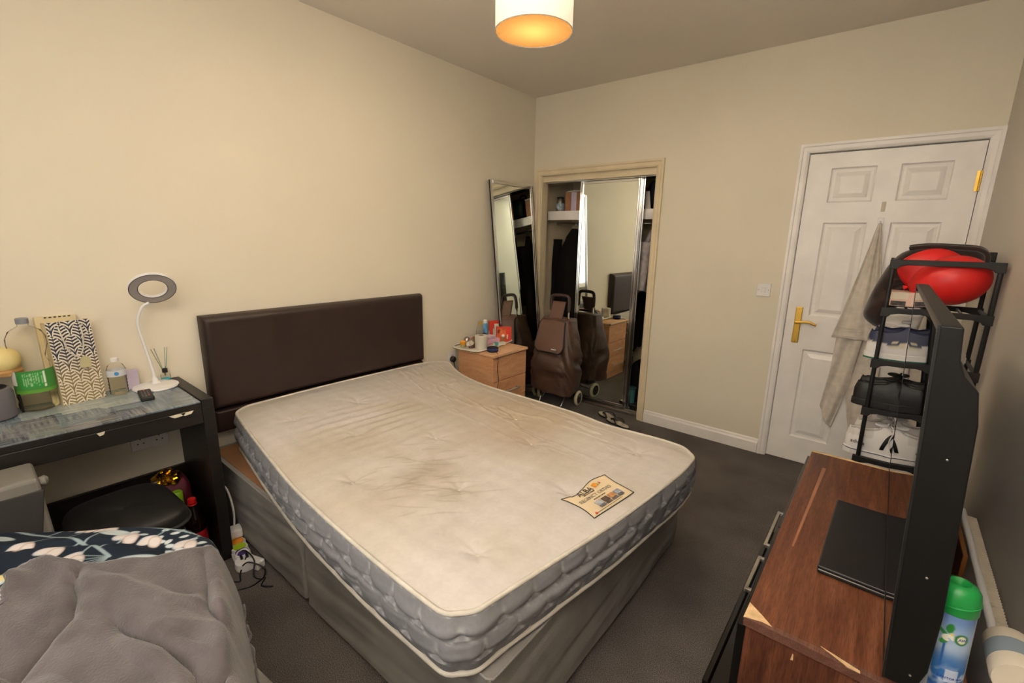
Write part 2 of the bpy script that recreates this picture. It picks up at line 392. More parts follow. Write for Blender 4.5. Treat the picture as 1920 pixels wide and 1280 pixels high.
obj('cable', tube(B(), smooth_path([(0.02, 0, -0.02), (0.03, 0.01, -0.08), (0.02, 0.03, -0.2), (0.03, 0.06, -0.34), (0.05, 0.07, -0.5)], 20), 0.003, 6), m_black, pl, smooth=True)

# ------------------------------------------------------------------ ceiling lamp
lp = thing('pendant_lamp', 'cream drum pendant lamp glowing orange below the ceiling', 'lamp', (1.447, -1.954, H))
t = NT('lampshade_fabric'); tl = t.add('ShaderNodeBsdfTranslucent'); tl.inputs[0].default_value = L4('f2ece2'); mx = t.add('ShaderNodeMixShader'); mx.inputs[0].default_value = 0.0025
t.base('e9e2d6', 0.8, 0, 0.2); t.link(t.b.outputs[0], mx.inputs[1]); t.link(tl.outputs[0], mx.inputs[2]); t.link(mx.outputs[0], t.out.inputs['Surface']); m_shade = t.m
t = NT('lamp_diffuser'); tl = t.add('ShaderNodeBsdfTranslucent'); tl.inputs[0].default_value = (0.0036, 0.0018, 0.00055, 1); t.link(tl.outputs[0], t.out.inputs['Surface']); m_diff = t.m
zb, zt2, rr = 2.2-H, 2.42-H, 0.142
n = 48
ring = lambda r, z: [(r*math.cos(2*PI*k/n), r*math.sin(2*PI*k/n), z) for k in range(n)]
obj('lamp_shade', lathe(B(), [(rr, zb), (rr, zt2)], n, cap=False), m_shade, lp, smooth=True)
obj('rim', tube(B(), ring(rr, zb), 0.0025, 6, True), m_shade, lp, smooth=True)
b = B(); bmesh.ops.create_circle(b, cap_ends=True, segments=n, radius=rr-0.0004, matrix=Tr(0, 0, zb+0.001)); obj('diffuser', b, m_diff, lp, label='orange glowing diffuser disc')
obj('cord', tube(B(), [(0, 0, 0), (0, 0, zt2-0.02)], 0.004, 8), m_white, lp)
obj('ceiling_rose', lathe(B(), [(0.045, 0), (0.045, -0.012), (0.02, -0.03), (0.008, -0.032)], 20), m_white, lp, smooth=True)
obj('bulb_holder', lathe(B(), [(0.018, zt2-0.09), (0.02, zt2-0.04), (0.008, zt2-0.02)], 16), m_white, lp, smooth=True)
b = B()
for k in range(3): a = k*2*PI/3; tube(b, [(0, 0, zt2-0.03), (rr*math.cos(a), rr*math.sin(a), zt2-0.004)], 0.002, 6)
obj('spider', b, m_white, lp)
ld = bpy.data.lights.new('bulb', 'POINT'); ld.energy = BULB_WATTS; ld.color = (1.0, 0.90, 0.74); ld.shadow_soft_size = 0.03
lo = bpy.data.objects.new('bulb', ld); C.objects.link(lo); lo.parent = lp; lo.location = (0, 0, zb+0.10)

# ------------------------------------------------------------------ headboard
hb = thing('headboard', 'dark brown leatherette headboard on the wall behind the bed', 'headboard', (0.003, -2.03, 0.45))
P = np.zeros((60, 30, 3)); U, V = np.meshgrid(np.linspace(0, 1, 60), np.linspace(0, 1, 30), indexing='ij')
def pad(y0, y1, z0, z1, x0, x1, rad, n=60, m=30):
    """a padded slab facing +x with rolled edges"""
    U, V = np.meshgrid(np.linspace(0, 1, n), np.linspace(0, 1, m), indexing='ij')
    y = y0+(y1-y0)*(0.5-0.5*np.cos(U*PI)); z = z0+(z1-z0)*(0.5-0.5*np.cos(V*PI))
    e = np.minimum(np.minimum(y-y0, y1-y), np.minimum(z-z0, z1-z)); q = np.clip(e/rad, 0, 1)
    x = x0+(x1-x0)*np.sqrt(np.clip(1-(1-q)**2, 0, 1)); return np.stack([x, y, z], -1)
grid('pad', pad(-0.697, 0.683, 0.125, 0.612, 0.008, 0.068, 0.03), m_leather, hb)
grid('lower_band', pad(-0.685, 0.675, 0.0, 0.122, 0.008, 0.058, 0.012), m_leather, hb)
b = B(); box(b, (0, -0.69, 0.005), (0.012, 0.675, 0.605)); obj('back_panel', b, m_leather, hb)
for yy in (-0.45, 0.45): obj('strut', bx((0.018, yy-0.03, -0.445), (0.035, yy+0.03, 0.1)), m_blackwood, hb)

# ------------------------------------------------------------------ divan base in two halves
DY0, DY1, DZ = -2.762, -1.392, 0.372
def divan(x0, x1, label, board):
    d = thing('divan_base', label, 'divan base', ((x0+x1)/2, (DY0+DY1)/2, 0), group='two halves of the divan base')
    n = 80
    # cloth-covered sides with slight vertical/diagonal puckers
    pts = []; r = 0.015
    for (cx, cy, a0) in ((x1-r, DY0+r, -90), (x1-r, DY1-r, 0), (x0+r, DY1-r, 90), (x0+r, DY0+r, 180)):
        for k in range(5): a = math.radians(a0+k*22.5); pts.append((cx+r*math.cos(a), cy+r*math.sin(a)))
    dense = []
    for i in range(len(pts)):
        p, q = np.array(pts[i]), np.array(pts[(i+1) % len(pts)]); k = max(1, int(np.linalg.norm(q-p)/0.012))
        for j in range(k): dense.append(p+(q-p)*j/k)
    dense = np.array(dense); zz = np.linspace(0.03, DZ, 40)
    nx = np.roll(dense, -1, 0)-np.roll(dense, 1, 0); nrm = np.stack([nx[:, 1], -nx[:, 0]], 1); nrm /= np.linalg.norm(nrm, axis=1)[:, None]
    s = np.arange(len(dense))*0.012
    SS, ZZ = np.meshgrid(s, zz, indexing='ij')
    fold = (fbm(SS*1.6+ZZ*2.0, ZZ*20-SS*2.2, 3)-0.5)*0.016*np.clip((DZ-ZZ)/0.05, 0, 1)
    Pp = np.stack([dense[:, None, 0]+nrm[:, None, 0]*fold, dense[:, None, 1]+nrm[:, None, 1]*fold, ZZ], -1)
    Pp -= np.array(d.location)
    grid('fabric_side', Pp, m_divan, d, closeu=True)
    obj('top_border', bx((x0+0.004, DY0+0.004, DZ-0.012), (x1-0.004, DY1-0.004, DZ-0.001)), m_divan, d, world=True)
    if board: obj('top_board', bx((x0+0.02, DY0+0.018, DZ-0.002), (x1-0.1, DY1-0.03, DZ+0.004)), m_hardboard, d, bevel=0.001, world=True, label='bare brown hardboard top')
    obj('piping', tube(B(), [(p[0], p[1], DZ) for p in dense[::3]], 0.004, 6, True), m_divan, d, world=True, smooth=True)
    for px in (x0+0.06, x1-0.06):
        for py in (DY0+0.07, DY1-0.07): obj('castor', lathe(B(), [(0.02, 0.0), (0.024, 0.012), (0.02, 0.031)], 12, Tr(px, py, 0)), m_black, d, world=True, smooth=True)
    return d
divan(0.045, 0.988, 'grey cloth divan half at the headboard end with bare board showing', True)
divan(1.004, 1.98, 'grey cloth divan half at the foot end of the bed', False)

# ------------------------------------------------------------------ mattress
mt = thing('mattress', 'stained cream mattress with grey quilted sides on the divan', 'mattress', (1.05, -2.05, DZ))
def poly(pts, n):
    p = np.array([list(v) for v in smooth_path([(a[0], a[1], a[2]) for a in pts], 400)]); d = np.r_[0, np.cumsum(np.linalg.norm(np.diff(p, axis=0), axis=1))]
    t_ = np.linspace(0, d[-1], n); return np.stack([np.interp(t_, d, p[:, k]) for k in range(3)], -1)
NS, NW = 300, 230
left = poly([(0.09, -2.643, 0.572), (0.36, -2.69, 0.57), (0.646, -2.737, 0.57), (1.009, -2.79, 0.57), (1.283, -2.815, 0.57), (1.604, -2.832, 0.57), (1.85, -2.835, 0.57), (1.938, -2.825, 0.57)], NS)
right = poly([(0.10, -1.15, 0.528), (0.355, -1.285, 0.52), (0.654, -1.360, 0.52), (0.993, -1.376, 0.522), (1.362, -1.395, 0.525), (1.6, -1.44, 0.53), (1.877, -1.445, 0.54), (2.06, -1.475, 0.545)], NS)
head = poly([(0.09, -2.643, 0.572), (0.085, -2.2, 0.575), (0.085, -1.75, 0.572), (0.085, -1.36, 0.562), (0.10, -1.15, 0.528)], NW)
foot = poly([(1.938, -2.825, 0.57), (1.956, -2.694, 0.57), (1.993, -2.449, 0.565), (2.027, -2.216, 0.56), (2.055, -1.95, 0.557), (2.072, -1.706, 0.553), (2.06, -1.475, 0.545)], NW)
# finer sampling of both parameters towards the edges
s = np.linspace(0, 1, NS)[:, None, None]; tt = np.linspace(0, 1, NW)[None, :, None]
L_, R_, Hd, Ft = left[:, None], right[:, None], head[None], foot[None]
TOP = (1-tt)*L_+tt*R_+(1-s)*Hd+s*Ft-((1-s)*(1-tt)*left[0]+(1-s)*tt*right[0]+s*(1-tt)*left[-1]+s*tt*right[-1])
# round the foot corners and the head-left corner by pulling points onto a rounded rectangle in (s, t)
Lx, Ly = 1.93, 1.36
sv, tv = np.meshgrid(np.linspace(0, 1, NS), np.linspace(0, 1, NW), indexing='ij')
cornerpull = np.zeros((NS, NW, 3)); ctr = TOP[NS//2, NW//2]
for (cs, ct, r) in ((1, 0, 0.07), (1, 1, 0.10), (0, 0, 0.09)):
    a = np.clip(1-np.abs(sv-cs)*Lx/r, 0, 1); c_ = np.clip(1-np.abs(tv-ct)*Ly/r, 0, 1)
    wgt = (r*(np.sqrt(a*a+c_*c_)-np.maximum(a, c_)))
    dirv = np.array([ctr[0]-TOP[-1 if cs else 0, -1 if ct else 0, 0], ctr[1]-TOP[-1 if cs else 0, -1 if ct else 0, 1]]); dirv = np.sign(dirv)*0.707
    cornerpull[..., 0] += dirv[0]*wgt; cornerpull[..., 1] += dirv[1]*wgt
TOP = TOP+cornerpull
X, Y = TOP[..., 0], TOP[..., 1]
edge = np.minimum(np.minimum(sv*Lx, (1-sv)*Lx), np.minimum(tv*Ly, (1-tv)*Ly))
soft = sst(0, 0.12, edge)
z = TOP[..., 2] + 0.012*soft + (fbm(X*5, Y*5, 3)-0.45)*0.014*soft
z += soft*0.0035*np.sin(X*95+6*fbm(X*3, Y*3, 2))*np.exp(-((X-0.75)/0.33)**2-((Y+2.2)/0.35)**2)         # slat ripples
rid = np.abs(fbm(X*3.0+Y*2, Y*16+X*2.5, 3)-0.47); z += soft*np.clip(0.05-rid, 0, 1)*0.16*sst(-2.05, -1.6, Y)*(1-sst(1.6, 1.9, X))   # creases on the collapsed right side
z -= 0.02*soft*np.exp(-((Y+1.75)/0.22)**2)*np.exp(-((X-0.9)/0.6)**2)
tufts = [(1.8, -2.621), (1.182, -2.637), (0.813, -2.393), (1.109, -2.168), (1.817, -2.155), (1.863, -1.68), (0.45, -2.15), (0.55, -1.72), (1.5, -2.4), (1.45, -1.9), (1.2, -1.7), (0.45, -2.5)]
for (a, c_) in tufts: z -= 0.011*np.exp(-((X-a)**2+(Y-c_)**2)/0.028**2)+0.005*np.exp(-((X-a)**2+(Y-c_)**2)/0.09**2)*(1+0.35*np.sin(7*np.arctan2(Y-c_, X-a)))
TOP[..., 2] = z
# stains
basec = np.array(lin('cbc5c0')); colr = np.ones((NS, NW, 3))*basec
def stain(mask, col): 
    global colr
    colr = colr*(1-mask[..., None])+np.array(lin(col))*mask[..., None]
stain(0.55*sst(0.38, 0.72, fbm(X*2.2+3, Y*2.2, 4))*sst(1.95, 1.2, X), 'b3a68c')
stain(0.55*np.exp(-((X-1.05)/0.75)**2-((Y+1.62)/0.3)**2)*(0.5+fbm(X*6, Y*6, 3)), 'b3a084')
stain(0.35*np.exp(-((X-1.35)/0.3)**2-((Y+2.0)/0.25)**2)*sst(0.3, 0.6, fbm(X*5+9, Y*5, 3)), 'ab917e')
stain(0.36*np.exp(-((X-1.28)/0.16)**2-((Y+2.36)/0.14)**2)*sst(0.38, 0.6, fbm(X*9, Y*9+4, 4)), '94805e')
stain(0.4*np.exp(-((X-1.42)/0.22)**2-((Y+2.5)/0.2)**2)*sst(0.4, 0.65, fbm(X*7+5, Y*7, 4)), '9e907a')
stain(0.4*np.exp(-((X-0.35)/0.15)**2-((Y+1.42)/0.12)**2), 'a89c7c')
stain(0.35*sst(0.5, 0.72, fbm(X*3.5+20, Y*3.5+3, 4)), 'b9ae9c')
for k in range(46):      # dirty scuff marks
    cx_, cy_ = 1.36+0.12*RNG.standard_normal(), -2.43+0.1*RNG.standard_normal(); an = 1.0+0.35*RNG.standard_normal(); ln = 0.02+0.06*RNG.random()
    ux, uy = math.cos(an), math.sin(an); al = (X-cx_)*ux+(Y-cy_)*uy; ac = -(X-cx_)*uy+(Y-cy_)*ux+0.25*al*al/ln*(RNG.random()-0.5)
    stain(0.26*np.exp(-(ac/0.004)**2)*np.exp(-(al/ln)**4), '806f54')
cell = np.sin(X*40+Y*40)*np.sin(X*40-Y*40); colr *= (1+0.025*np.sign(cell)*sst(0.35, 0.5, np.abs(cell)))[..., None]   # woven damask figure
grid('top_panel', TOP-np.array(mt.location), m_mtop, mt, col=colr)
# perimeter loop of the top
per = np.concatenate([TOP[:-1, 0], TOP[-1, :-1], TOP[::-1, -1][:-1], TOP[0, ::-1][:-1]])
seg = np.linalg.norm(np.diff(np.vstack([per, per[:1]]), axis=0), axis=1); acc = np.r_[0, np.cumsum(seg)]; Ltot = acc[-1]
NP = 760; q = np.linspace(0, Ltot, NP, endpoint=False); perc = np.vstack([per, per[:1]])
loop = np.stack([np.interp(q, acc, perc[:, k]) for k in range(3)], -1)
tg = np.roll(loop, -2, 0)-np.roll(loop, 2, 0); nr = np.stack([tg[:, 1], -tg[:, 0]], 1); nr /= np.linalg.norm(nr, axis=1)[:, None]+1e-9
bot = loop.copy(); bot[:, 2] = DZ+0.016
ins = 0.004+0.012*vn(q*1.5, q*0); bot[:, :2] -= nr*ins[:, None]
fr = (loop[:, 0] < 0.13); bot[fr, 0] = np.maximum(bot[fr, 0], 0.085)
mleft = np.exp(-((loop[:, 0]-0.1)/0.25)**2-((loop[:, 1]+1.15)/0.2)**2); bot[:, 1] -= 0.16*mleft; bot[:, 0] += 0.0
NH = 40; h = np.linspace(0, 1, NH)
Q, Hh = np.meshgrid(q, h, indexing='ij')
SIDE = loop[:, None]*(1-Hh[..., None])+bot[:, None]*Hh[..., None]
def scale_cells(Q, Hh):
    """quilted fish-scale puffs: dome height 0..1 and stitch line mask"""
    best = np.zeros_like(Q); line = np.zeros_like(Q)
    wv, rows_ = 0.115, 2.6
    best = np.zeros_like(Q)
    for row in range(-1, 4):
        off = 0.5*(row % 2); u = (Q/wv+off) % 1.0-0.5; v_ = Hh*rows_-row      # v_: 0 at the row's top, grows downwards
        d = np.sqrt((u*1.9)**2+((v_-0.2)*0.95)**2)
        inside = (d < 1) & (v_ > -0.1)
        dome = np.sqrt(np.clip(1-d*d, 0, 1)); ln = np.exp(-((d-0.97)/0.05)**2)*(v_ > 0.15)
        best = np.where(inside, np.maximum(best*0.0+dome, 0), best); line = np.where(v_ > 0.1, np.maximum(line*(d > 1), ln), line)
    return best, line
dome, line = scale_cells(Q, Hh)
puff = 0.013*dome**0.8 + 0.014*np.sin(PI*Hh)*1.0 + 0.011*(fbm(Q*2.5+Hh*2, Hh*5+Q*1.5, 3)-0.5)*np.sin(PI*Hh)*2
puff *= np.sin(PI*np.clip(Hh, 0, 1))**0.35
crease = np.exp(-((Hh-0.42-0.1*(vn(Q*3, Q*0)-0.5))/0.06)**2)*vn(Q*2.2+40, Q*0+3); puff -= 0.016*crease
SIDE[..., :2] += nr[:, None]*puff[..., None]
SIDE[..., 0] = np.where(fr[:, None], np.maximum(SIDE[..., 0], 0.074), SIDE[..., 0])
cs_ = np.ones((NP, NH, 3))*np.array(lin('8f8f93')); cs_ += (line*0.20)[..., None]; cs_ *= (0.94+0.12*fbm(Q*8, Hh*3, 3))[..., None]
grid('side_border', SIDE-np.array(mt.location), m_mside, mt, col=cs_, closeu=True)
o_ = Vector(mt.location)
obj('piping', tube(B(), [Vector(p)+Vector((0, 0, 0.0))-o_ for p in loop[::2]], 0.0068, 8, True), m_pipe, mt, smooth=True)
wob = 0.005*(vn(q*9, q*0)-0.5)
bl = bot.copy(); bl[:, 2] += wob; bl[:, :2] += nr*0.006
obj('piping', tube(B(), [Vector(p)-o_ for p in bl[::2]], 0.0075, 8, True), m_pipe, mt, smooth=True)
for (a, c_) in tufts:
    i = np.argmin((X-a)**2+(Y-c_)**2); p = TOP.reshape(-1, 3)[i]
    obj('tuft', lathe(B(), [(0.008, -0.002), (0.009, 0.0005), (0.005, 0.0025), (0.001, 0.003)], 14, Tr(*(Vector(p)-o_))), m_pipe, mt, smooth=True)
# maker's label sewn on the top near the foot
def topz(x, y): i = np.argmin((X-x)**2+(Y-y)**2); return TOP.reshape(-1, 3)[i][2]
c00, c10, c11, c01 = (1.969, -2.244), (1.826, -2.224), (1.858, -1.965), (1.997, -2.003)     # near, left, far, right as seen
n1, n2 = 28, 18; Lp = np.zeros((n1, n2, 3))
for i in range(n1):
    for j in range(n2):
        u, v_ = i/(n1-1), j/(n2-1)
        x = (1-u)*(1-v_)*c00[0]+(1-u)*v_*c10[0]+u*v_*c11[0]+u*(1-v_)*c01[0]; y = (1-u)*(1-v_)*c00[1]+(1-u)*v_*c10[1]+u*v_*c11[1]+u*(1-v_)*c01[1]
        x += 0.010*math.sin(2*PI*u)*(v_) ; y += 0.008*math.sin(PI*v_)*(-1 if u > .5 else 1)*abs(2*u-1)
        Lp[i, j] = (x, y, topz(x, y)+0.0022)
lbl = grid('label', Lp-np.array(mt.location), m_label, mt, thick=0.0012, label='cream sewn label printed with the maker and model')
ed = [Lp[i, 0] for i in range(n1)]+[Lp[-1, j] for j in range(n2)]+[Lp[i, -1] for i in range(n1-1, -1, -1)]+[Lp[0, j] for j in range(n2-1, -1, -1)]
e = obj('label_border', tube(B(), [Vector(p)-o_+Vector((0, 0, 0.0008)) for p in ed], 0.0016, 6, True), m_ink, lbl)
zl = topz(1.91, -2.11)+0.0036
ux = Vector((c11[0]-c10[0], c11[1]-c10[1], 0)).normalized()                 # reading direction
uy = Vector((-ux.y, ux.x, 0))
def lab(u, v_): return Vector(((1-u)*(1-v_)*c00[0]+(1-u)*v_*c10[0]+u*v_*c11[0]+u*(1-v_)*c01[0], (1-u)*(1-v_)*c00[1]+(1-u)*v_*c10[1]+u*v_*c11[1]+u*(1-v_)*c01[1], 0))
def labM(u, v_): 
    p = lab(u, v_); return axes((p.x-o_.x, p.y-o_.y, max(topz(p.x+a_, p.y+c_) for a_ in (-0.02, 0, 0.02) for c_ in (-0.03, 0, 0.03))+0.0046-o_.z), ux, uy)
text('ALBA', 0.034, labM(0.38, 0.80), m_ink, lbl); text('BEDS & MATTRESSES', 0.0065, labM(0.40, 0.685), m_ink, lbl)
text('REGENCY ORTHO', 0.0215, labM(0.46, 0.55), M('grey_ink', '8c8478', 0.7, var=0), lbl); text('ORTHOPAEDIC SUPPORT', 0.006, labM(0.46, 0.43), m_ink, lbl)
sq_c = [('aeb3bb', '6d6a70'), ('5c4740', '5c5450'), ('c08a5a', '6d6468'), ('9aa0ae', '5d5a62')]
for k in range(4):
    u = 0.30+0.15*k
    for (v0, v1, cc) in ((0.19, 0.35, sq_c[k][0]), (0.115, 0.18, sq_c[k][1])):
        Mx = labM(u+0.03, (v0+v1)/2); hh = (v1-v0)*0.145/2
        b = B(); box(b, (-0.015, -hh, -0.0004), (0.015, hh, 0.0004), Mx); obj('picture_patch', b, M('print_'+cc, cc, 0.7, var=0.15, vscale=90), lbl)
b = B(); Mx = labM(0.62, 0.83)
prism(b, [(-0.006, -0.012), (0.02, 0.0), (0.008, 0.014), (-0.012, 0.008)], -0.0004, 0.0004, Mx); obj('emblem', b, M('print_orange', 'e8931e', 0.6, var=0), lbl)
b = B(); prism(b, [(0.012, -0.010), (0.022, -0.004), (0.016, 0.004)], -0.0004, 0.0006, Mx); obj('emblem', b, M('print_green', '7da03a', 0.6, var=0), lbl)
b = B(); prism(b, [(0.026, -0.006), (0.036, -0.002), (0.030, 0.008)], -0.0004, 0.0006, Mx); obj('emblem', b, M('print_red', 'c8342c', 0.6, var=0), lbl)
b = B(); box(b, (-0.075, -0.0006, -0.0004), (0.075, 0.0006, 0.0004), labM(0.42, 0.055)); obj('rule', b, m_ink, lbl)
b = B(); lathe(b, [(0.005, -0.0004), (0.005, 0.0006)], 10, labM(0.1, 0.055)); obj('emblem', b, M('print_red_dot', 'c8342c', 0.6, var=0), lbl)
# ------------------------------------------------------------------ built-in closet
b = B()
for a, c in (((-0.02, 0.09, 0), (0.0, 0.68, 2.3)), ((1.24, 0.09, 0), (1.26, 0.68, 2.3)), ((-0.02, 0.66, 0), (1.26, 0.68, 2.3)), ((-0.02, 0.09, 2.3), (1.26, 0.68, 2.32))): box(b, a, c)
struct('wall_closet', b, m_cream)
sh = struct('closet_shelf', bx((0.0, 0.2, 1.69), (1.24, 0.66, 1.708)), m_gloss)
obj('fascia', bx((0.03, 0.19, 1.628), (1.24, 0.205, 1.694)), m_gloss, sh)
struct('trim_5', bx((0.08, 0.022, 1.945), (1.147, 0.05, 2.0)), m_cream)        # pelmet board over the tracks
struct('trim_6', bx((0.08, 0.0, 0.0), (0.092, 0.09, 2.0)), m_cream); struct('trim_7', bx((1.135, 0.0, 0.0), (1.147, 0.09, 2.0)), m_cream)
tk = thing('sliding_door_track', 'worn metal bottom track under the mirrored closet doors', 'track', (0.61, 0.08, 0)); tk['kind'] = 'structure'
tk.pop('category', None)
obj('base_plate', bx((0.092, 0.045, 0.0), (1.135, 0.165, 0.006)), m_steel, tk, world=True)
for y in (0.047, 0.085, 0.125, 0.162): obj('runner', bx((0.092, y-0.002, 0.005), (1.135, y+0.002, 0.018)), m_steel, tk, world=True)
obj('top_runner', bx((0.092, 0.055, 1.938), (1.135, 0.165, 1.95)), m_chrome, tk, world=True)
def sliding(x0, x1, y, label):
    d = thing('sliding_mirror_door', label, 'mirror door', ((x0+x1)/2, y, 0.02))
    obj('mirror', bx((x0+0.02, y-0.002, 0.05), (x1-0.02, y+0.003, 1.92)), m_mirror, d, world=True)
    for xa in (x0, x1-0.026):
        b = B(); box(b, (xa, y-0.009, 0.022), (xa+0.008, y+0.01, 1.937)); box(b, (xa+0.008, y-0.004, 0.022), (xa+0.018, y+0.01, 1.937)); box(b, (xa+0.018, y-0.009, 0.022), (xa+0.026, y+0.01, 1.937))
        obj('stile', b, m_chrome, d, bevel=0.002, world=True)
    for za, zb_ in ((0.022, 0.052), (1.915, 1.937)): obj('rail', bx((x0+0.026, y-0.007, za), (x1-0.026, y+0.01, zb_)), m_chrome, d, bevel=0.002, world=True)
    return d
sliding(0.432, 0.985, 0.10, 'front mirrored sliding closet door with chrome edges')
sliding(0.455, 1.000, 0.136, 'rear mirrored sliding closet door tucked behind the front one')

# things in the closet
def can_on(x, y, z, r, h, label):
    t0 = thing('metal_canister', label, 'canister', (x, y, z))
    obj('body', lathe(B(), [(r*0.94, 0), (r, 0.004), (r, h*0.82), (r*0.8, h*0.9), (r*0.8, h)], 20), m_steel, t0, smooth='auto')
    obj('wrap', lathe(B(), [(r*1.01, h*0.15), (r*1.01, h*0.6)], 20, cap=False), M('print_paleblue', 'a9bcc8', 0.4, var=0.3, vscale=40), t0, smooth=True)
    obj('lid', lathe(B(), [(r*0.83, h*0.93), (r*0.83, h*1.03), (r*0.5, h*1.06)], 20), m_blackm, t0, smooth='auto')
can_on(0.10, 0.29, 1.708, 0.04, 0.125, 'silver canister with a pale blue wrap on the closet shelf')
t0 = thing('amber_bottle', 'small amber bottle between canister and carton on the closet shelf', 'bottle', (0.16, 0.31, 1.708))
m_amber = M('amber_glass', '6e5a12', 0.12, var=0.1)
obj('body', lathe(B(), [(0.016, 0), (0.018, 0.006), (0.018, 0.08), (0.008, 0.1), (0.008, 0.115)], 16), m_amber, t0, smooth='auto'); obj('cap', lathe(B(), [(0.01, 0.112), (0.01, 0.135)], 14), m_gold, t0)
t0 = thing('cardboard_carton', 'brown carton with a lilac stripe on the closet shelf', 'carton', (0.27, 0.34, 1.708))
obj('box_body', bx((-0.085, -0.1, 0), (0.10, 0.1, 0.165)), m_hardboard, t0, bevel=0.003); obj('stripe', bx((-0.02, -0.1012, 0.001), (0.035, -0.1002, 0.163)), m_lilac, t0)
t0 = thing('folded_papers', 'loose pale papers lying on top of the brown carton', 'papers', (0.28, 0.34, 1.875))
for k in range(3): obj('sheet', bx((-0.09+0.01*k, -0.1, 0.004*k), (0.09, 0.08, 0.003+0.004*k), Rz(0.1*k)), m_paper, t0)
rl = obj('hanging_rail', tube(B(), [(0.0, 0.4, 1.6), (1.24, 0.4, 1.6)], 0.0125, 12), m_chrome, None, smooth=True); rl['kind'] = 'structure'
def garment(name, label, cat, x, y, ztop, zbot, wdt, dep, mat, seed, rotz=0, colfn=None, slope=0.09, narrow=0.15, group=None):
    """a coat on a hanger: shoulders, two hanging sides with folds, open hem"""
    g = thing(name, label, cat, (x, y, ztop), rotz, group)
    n, m = 40, 44; P = np.zeros((n, m, 3)); 
    v = np.linspace(0, 1, n)[:, None]; a = np.linspace(0, 2*PI, m, endpoint=False)[None]
    rw = wdt/2*(narrow+(1-narrow)*np.sqrt(np.clip(v/0.16, 0, 1)))*(1+0.12*v); rd = dep/2*(0.35+0.65*np.clip(v/0.2, 0, 1))
    fold = 1+0.16*np.clip(v*1.6, 0, 1)*np.sin(a*7+seed+2.5*v)+0.10*np.sin(a*11+seed*2)*v+0.12*(fbm(a*2+seed, v*5, 3)-0.5)
    P[..., 0] = rw*np.cos(a)*(0.85+0.15*fold); P[..., 1] = rd*np.sin(a)*fold; P[..., 2] = -(ztop-zbot)*v-slope*np.abs(np.cos(a))*np.clip(1-v*3, 0, 1)*np.clip(v/0.05, 0, 1)+0.02*np.sin(a*3+seed)*v
    col = None
    if colfn: col = colfn(a+0*v, v+0*a)
    grid('fabric', P, mat, g, col=col, closev=True)
    b = B(); tube(b, [(0, 0, 1.6-ztop+0.014), (0.012, 0, 1.6-ztop+0.006), (0.0125, 0, 1.6-ztop-0.01), (0, 0, -0.005), (0, 0, -0.03)], 0.002, 6); obj('hanger_hook', b, m_steel, g)
    sl = P[:, :14].copy(); 
    for sgn in (-1, 1):
        q_ = np.zeros((24, 16, 3)); vv = np.linspace(0, 1, 24)[:, None]; aa = np.linspace(0, 2*PI, 16, endpoint=False)[None]
        rr_ = 0.055*(1-0.35*vv)*(1+0.1*np.sin(aa*4+vv*9+seed))
        q_[..., 0] = sgn*(wdt*0.44+0.03*vv)+rr_*np.cos(aa)*0.7; q_[..., 1] = -dep*0.25+rr_*np.sin(aa); q_[..., 2] = -0.10-vv*min(0.6, (ztop-zbot)*0.75)
        grid('sleeve', q_, mat, g, closev=True, fill=True, col=(np.ones((24, 16, 3))*np.array(lin('b8b0b0'))*(0.5+0.8*fbm(aa*3, vv*20, 3))[..., None]) if colfn else None)
    return g
garment('hanging_coat', 'long black coat hanging in the left side of the closet', 'coat', 0.22, 0.37, 1.555, 0.25, 0.36, 0.16, m_cloth_black, 1.0)
garment('hanging_coat', 'grey black coat hanging just behind the mirror door, right of the long black coat', 'coat', 0.50, 0.42, 1.55, 0.5, 0.3, 0.12, M('charcoal_cloth', '23211f', 0.9, var=0.2), 2.2, 1.45)
def mottled(a, v): 
    f = sst(0.35, 0.65, fbm(a*3, v*30, 4)); return np.array(lin('b9b1b2'))*(0.35+0.75*f)[..., None]
garment('hanging_shirt', 'mottled grey white shirt hanging at the right of the closet', 'shirt', 0.985, 0.38, 1.545, 1.02, 0.34, 0.11, m_vcloth, 3.1, 1.5, mottled)
garment('hanging_jacket', 'rust brown jacket hanging beside the mottled shirt in the closet', 'jacket', 1.13, 0.42, 1.55, 0.8, 0.34, 0.10, M('rust_leather', '5e2f17', 0.4, var=0.3, bump=0.3, bscale=30), 4.1, 1.55)
garment('hanging_coat', 'long black coat hanging left of the mottled shirt in the closet', 'coat', 0.83, 0.42, 1.5, 0.48, 0.38, 0.13, m_cloth_black, 5.0, 1.55)
def softbag(name, label, cat, loc, size, mat, seed, handles=True, rotz=0):
    g = thing(name, label, cat, loc, rotz); n, m = 26, 30
    u = np.linspace(0, PI, n)[:, None]; a = np.linspace(0, 2*PI, m, endpoint=False)[None]
    sp = lambda x, p: np.sign(x)*np.abs(x)**p
    bump = 1+0.14*(fbm(a*1.6+seed, u*3+seed, 3)-0.5)*2
    P = np.stack([size[0]/2*sp(np.sin(u), 0.45)*sp(np.cos(a), 0.55)*bump, size[1]/2*sp(np.sin(u), 0.45)*sp(np.sin(a), 0.55)*bump, size[2]/2*(1-sp(np.cos(u), 0.6)*(1+0*a))*(1+0.05*(bump-1))], -1)
    grid('body', P, mat, g, closev=True)
    if handles: obj('handle', tube(B(), smooth_path([(-size[0]*0.2, 0, size[2]*0.95), (-size[0]*0.15, 0, size[2]*1.15), (size[0]*0.15, 0, size[2]*1.15), (size[0]*0.2, 0, size[2]*0.95)], 16), 0.008, 8), mat, g, smooth=True)
    return g
m_navy = M('navy_nylon', '14162a', 0.6, var=0.2)
softbag('holdall', 'dark navy holdall on the closet shelf above the mottled shirt', 'bag', (1.08, 0.42, 1.708), (0.3, 0.34, 0.24), m_navy, 2)
